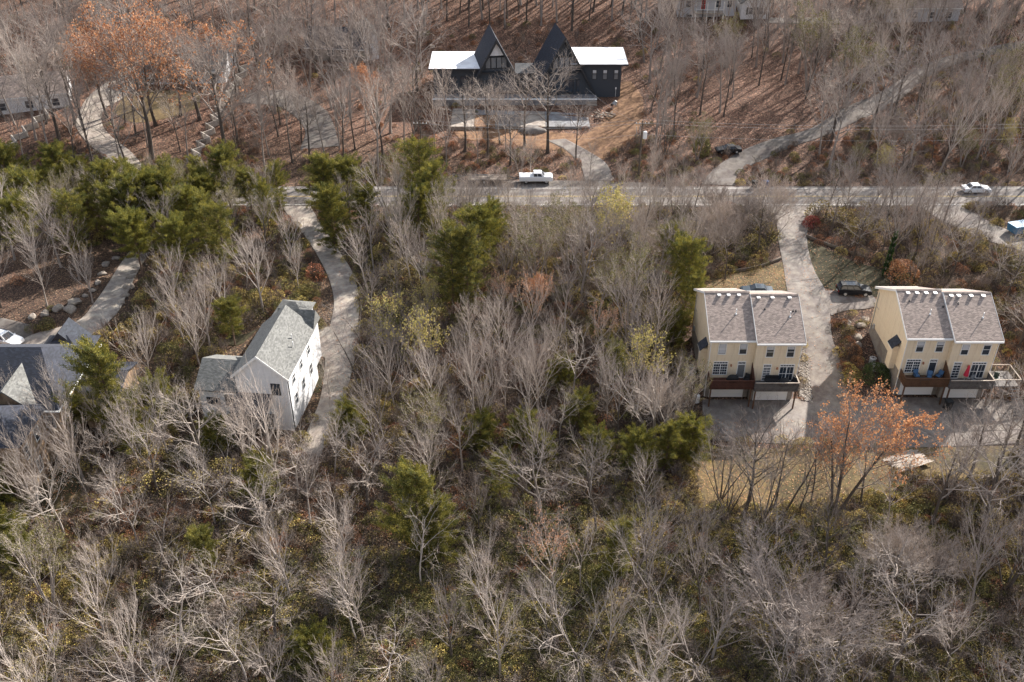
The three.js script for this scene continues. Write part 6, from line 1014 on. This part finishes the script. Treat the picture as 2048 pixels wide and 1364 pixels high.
// ---------------------------------------------------------------- undergrowth no one could count
{
  const kinds = {
    brown: [1, 2].map((k) => bush(400 + k, { h: 1.8, w: 2.4, leaves: 220, size: .1, cols: BRN, stems: 16, stemCol: [.085, .064, .052] })),
    grey: [3, 4].map((k) => bush(400 + k, { h: 2.6, w: 2.4, leaves: 60, size: .1, cols: BRN, stems: 18, stemCol: [.2, .16, .135] })),
    yellow: [5, 6].map((k) => bush(400 + k, { h: 1.3, w: 2.3, leaves: 800, size: .12, cols: YEL, stems: 9 })),
    olive: [7, 8].map((k) => bush(400 + k, { h: 1.4, w: 2.4, leaves: 850, size: .12, cols: OLV, stems: 10 })),
    rust: [9].map((k) => bush(400 + k, { h: 1.1, w: 2.0, leaves: 520, size: .12, cols: RST, stems: 9 })),
  };
  const r = RNG(55), put = {}, c = new THREE.Color(), q = new THREE.Quaternion(), E = new THREE.Euler();
  const OPEN = [[[-40, 500], [240, 480], [300, 560], [240, 650], [-40, 650]], [[1405, 130], [1600, 110], [1660, 200], [1560, 270], [1420, 300], [1400, 230]], [[520, 230], [740, 230], [760, 320], [520, 330]], [[230, 200], [420, 190], [400, 320], [290, 320]], [[0, 230], [110, 230], [110, 290], [0, 300]]];
  for (let i = 0; i < 44000; i++) {
    const F = 44 + 190 * pow(r(), 1.15), x = (r() - .5) * 2 * (F * .72 + 14), a = r(), b = r();
    if (noGrow.some((P) => inPoly(x, F, P))) continue;
    const p = V(x, land(x, F), -F), s = pix(p);
    if (s[0] < -80 || s[0] > 2130 || s[1] < -20 || s[1] > 1560) continue;
    if (F > 150.2 && F < 159) continue;
    const open = OPEN.some((P) => inPoly(s[0], s[1], P)); if (open && r() > .04) continue;
    const far = sm(158, 170, F); if (F > 125 && i % 3 === 0) continue; const right = sm(1350, 1500, s[0]), n1 = fbm(x * .06 + 11, F * .06), n2 = fbm(x * .05 + 50, F * .05 + 20);
    if (far && F > 178 && s[0] < 1700 && r() > .3) continue;
    let w = { brown: .5 + .2 * right, grey: .16, yellow: max(.08, .34 + n1 * 1.0) * (1 - far * .75), olive: max(.05, .3 + n2 * .9) * (1 - far * .6 * (s[0] < 1700)), rust: .14 + max(0, -n1) * .5 + far * .25 };
    if (F < 80) { w.yellow *= 2.1; w.olive *= 2.6; }
    let k = a * Object.values(w).reduce((m, v) => m + v, 0), kind = 'brown'; for (const [n, v] of Object.entries(w)) { if (k < v) { kind = n; break; } k -= v; }
    const g = floor(b * kinds[kind].length), sc = (.5 + r() * .65) * (far ? .8 : 1), v = .72 + r() * .5;
    let tall = sc; const hpx = pix(p.clone().add(V(0, 1.6 * sc, 0)));
    if (CLEAR.slice(0, 9).some((P) => inPoly(hpx[0], hpx[1], P)) && far < .5) { if (r() > .25) continue; tall = sc * .5; }
    (put[kind + g] ||= []).push([new THREE.Matrix4().compose(p, q.setFromEuler(E.set((r() - .5) * .2, r() * 6.3, (r() - .5) * .2)), V(sc, tall, sc)), [v, v * (.96 + r() * .06), v * (.92 + r() * .1)]]);
  }
  const names = { brown: ['brown_undergrowth', 'brown twiggy undergrowth under the bare trees'], grey: ['grey_undergrowth', 'grey leafless saplings and brush under the trees'], yellow: ['yellow_undergrowth', 'low yellow leaved undergrowth on the wood floor'], olive: ['olive_undergrowth', 'low olive green undergrowth on the wood floor'], rust: ['rust_undergrowth', 'low rusty brown undergrowth on the wood floor'] };
  let total = 0;
  for (const kind of Object.keys(kinds)) {
    const G = new THREE.Group(); G.name = names[kind][0]; scene.add(tag(G, names[kind][1], 'undergrowth', null, 'stuff'));
    kinds[kind].forEach((geo, g) => { const list = put[kind + g] || []; total += list.length; const im = new THREE.InstancedMesh(geo, brushMat, list.length); list.forEach(([m, v], i) => { im.setMatrixAt(i, m); im.setColorAt(i, c.setRGB(...v)); }); im.name = 'brush'; im.castShadow = im.receiveShadow = true; G.add(tag(im, null, null, null, 'stuff')); });
  }
  console.log('undergrowth', total);
}
{ // fallen leaves lying loose on lawns, drives and roofs' edges
  const S = new Soup(), r = RNG(3); S.leaf(V(-.06, 0, 0), V(1, .12, 0), .12, .09, null, r);
  const geo = S.geo(), n = 7000, im = new THREE.InstancedMesh(geo, new THREE.MeshStandardMaterial({ color: 0xffffff, roughness: 1, side: THREE.DoubleSide }), n), m = new THREE.Matrix4(), q = new THREE.Quaternion(), c = new THREE.Color(), E = new THREE.Euler();
  const A = [[1395, 840, 1800, 1010, .34], [1400, 530, 1580, 590, .2], [1600, 470, 1790, 590, .16], [1560, 420, 1690, 780, .08], [620, 400, 720, 860, .08], [60, 930, 200, 1060, .14]];
  for (let i = 0; i < n; i++) { let k = r(), a = A[0]; for (const z of A) { if (k < z[4]) { a = z; break; } k -= z[4]; } const p = ground(mix(a[0], a[2], r()), mix(a[1], a[3], r()), .14); im.setMatrixAt(i, m.compose(p, q.setFromEuler(E.set((r() - .5) * .8, r() * 6.3, (r() - .5) * .8)), V(1, 1, 1).multiplyScalar(.6 + r() * .9))); const t = [...RUST, ...ORANGE, ...SALMON][floor(r() * 12)]; c.setRGB(t[0] * .9, t[1] * .9, t[2] * .9); im.setColorAt(i, c); }
  im.name = 'fallen_leaves'; scene.add(tag(im, 'loose orange and brown leaves fallen on lawns and drives', 'leaves', null, 'stuff'));
}
renderer.render(scene, camera);
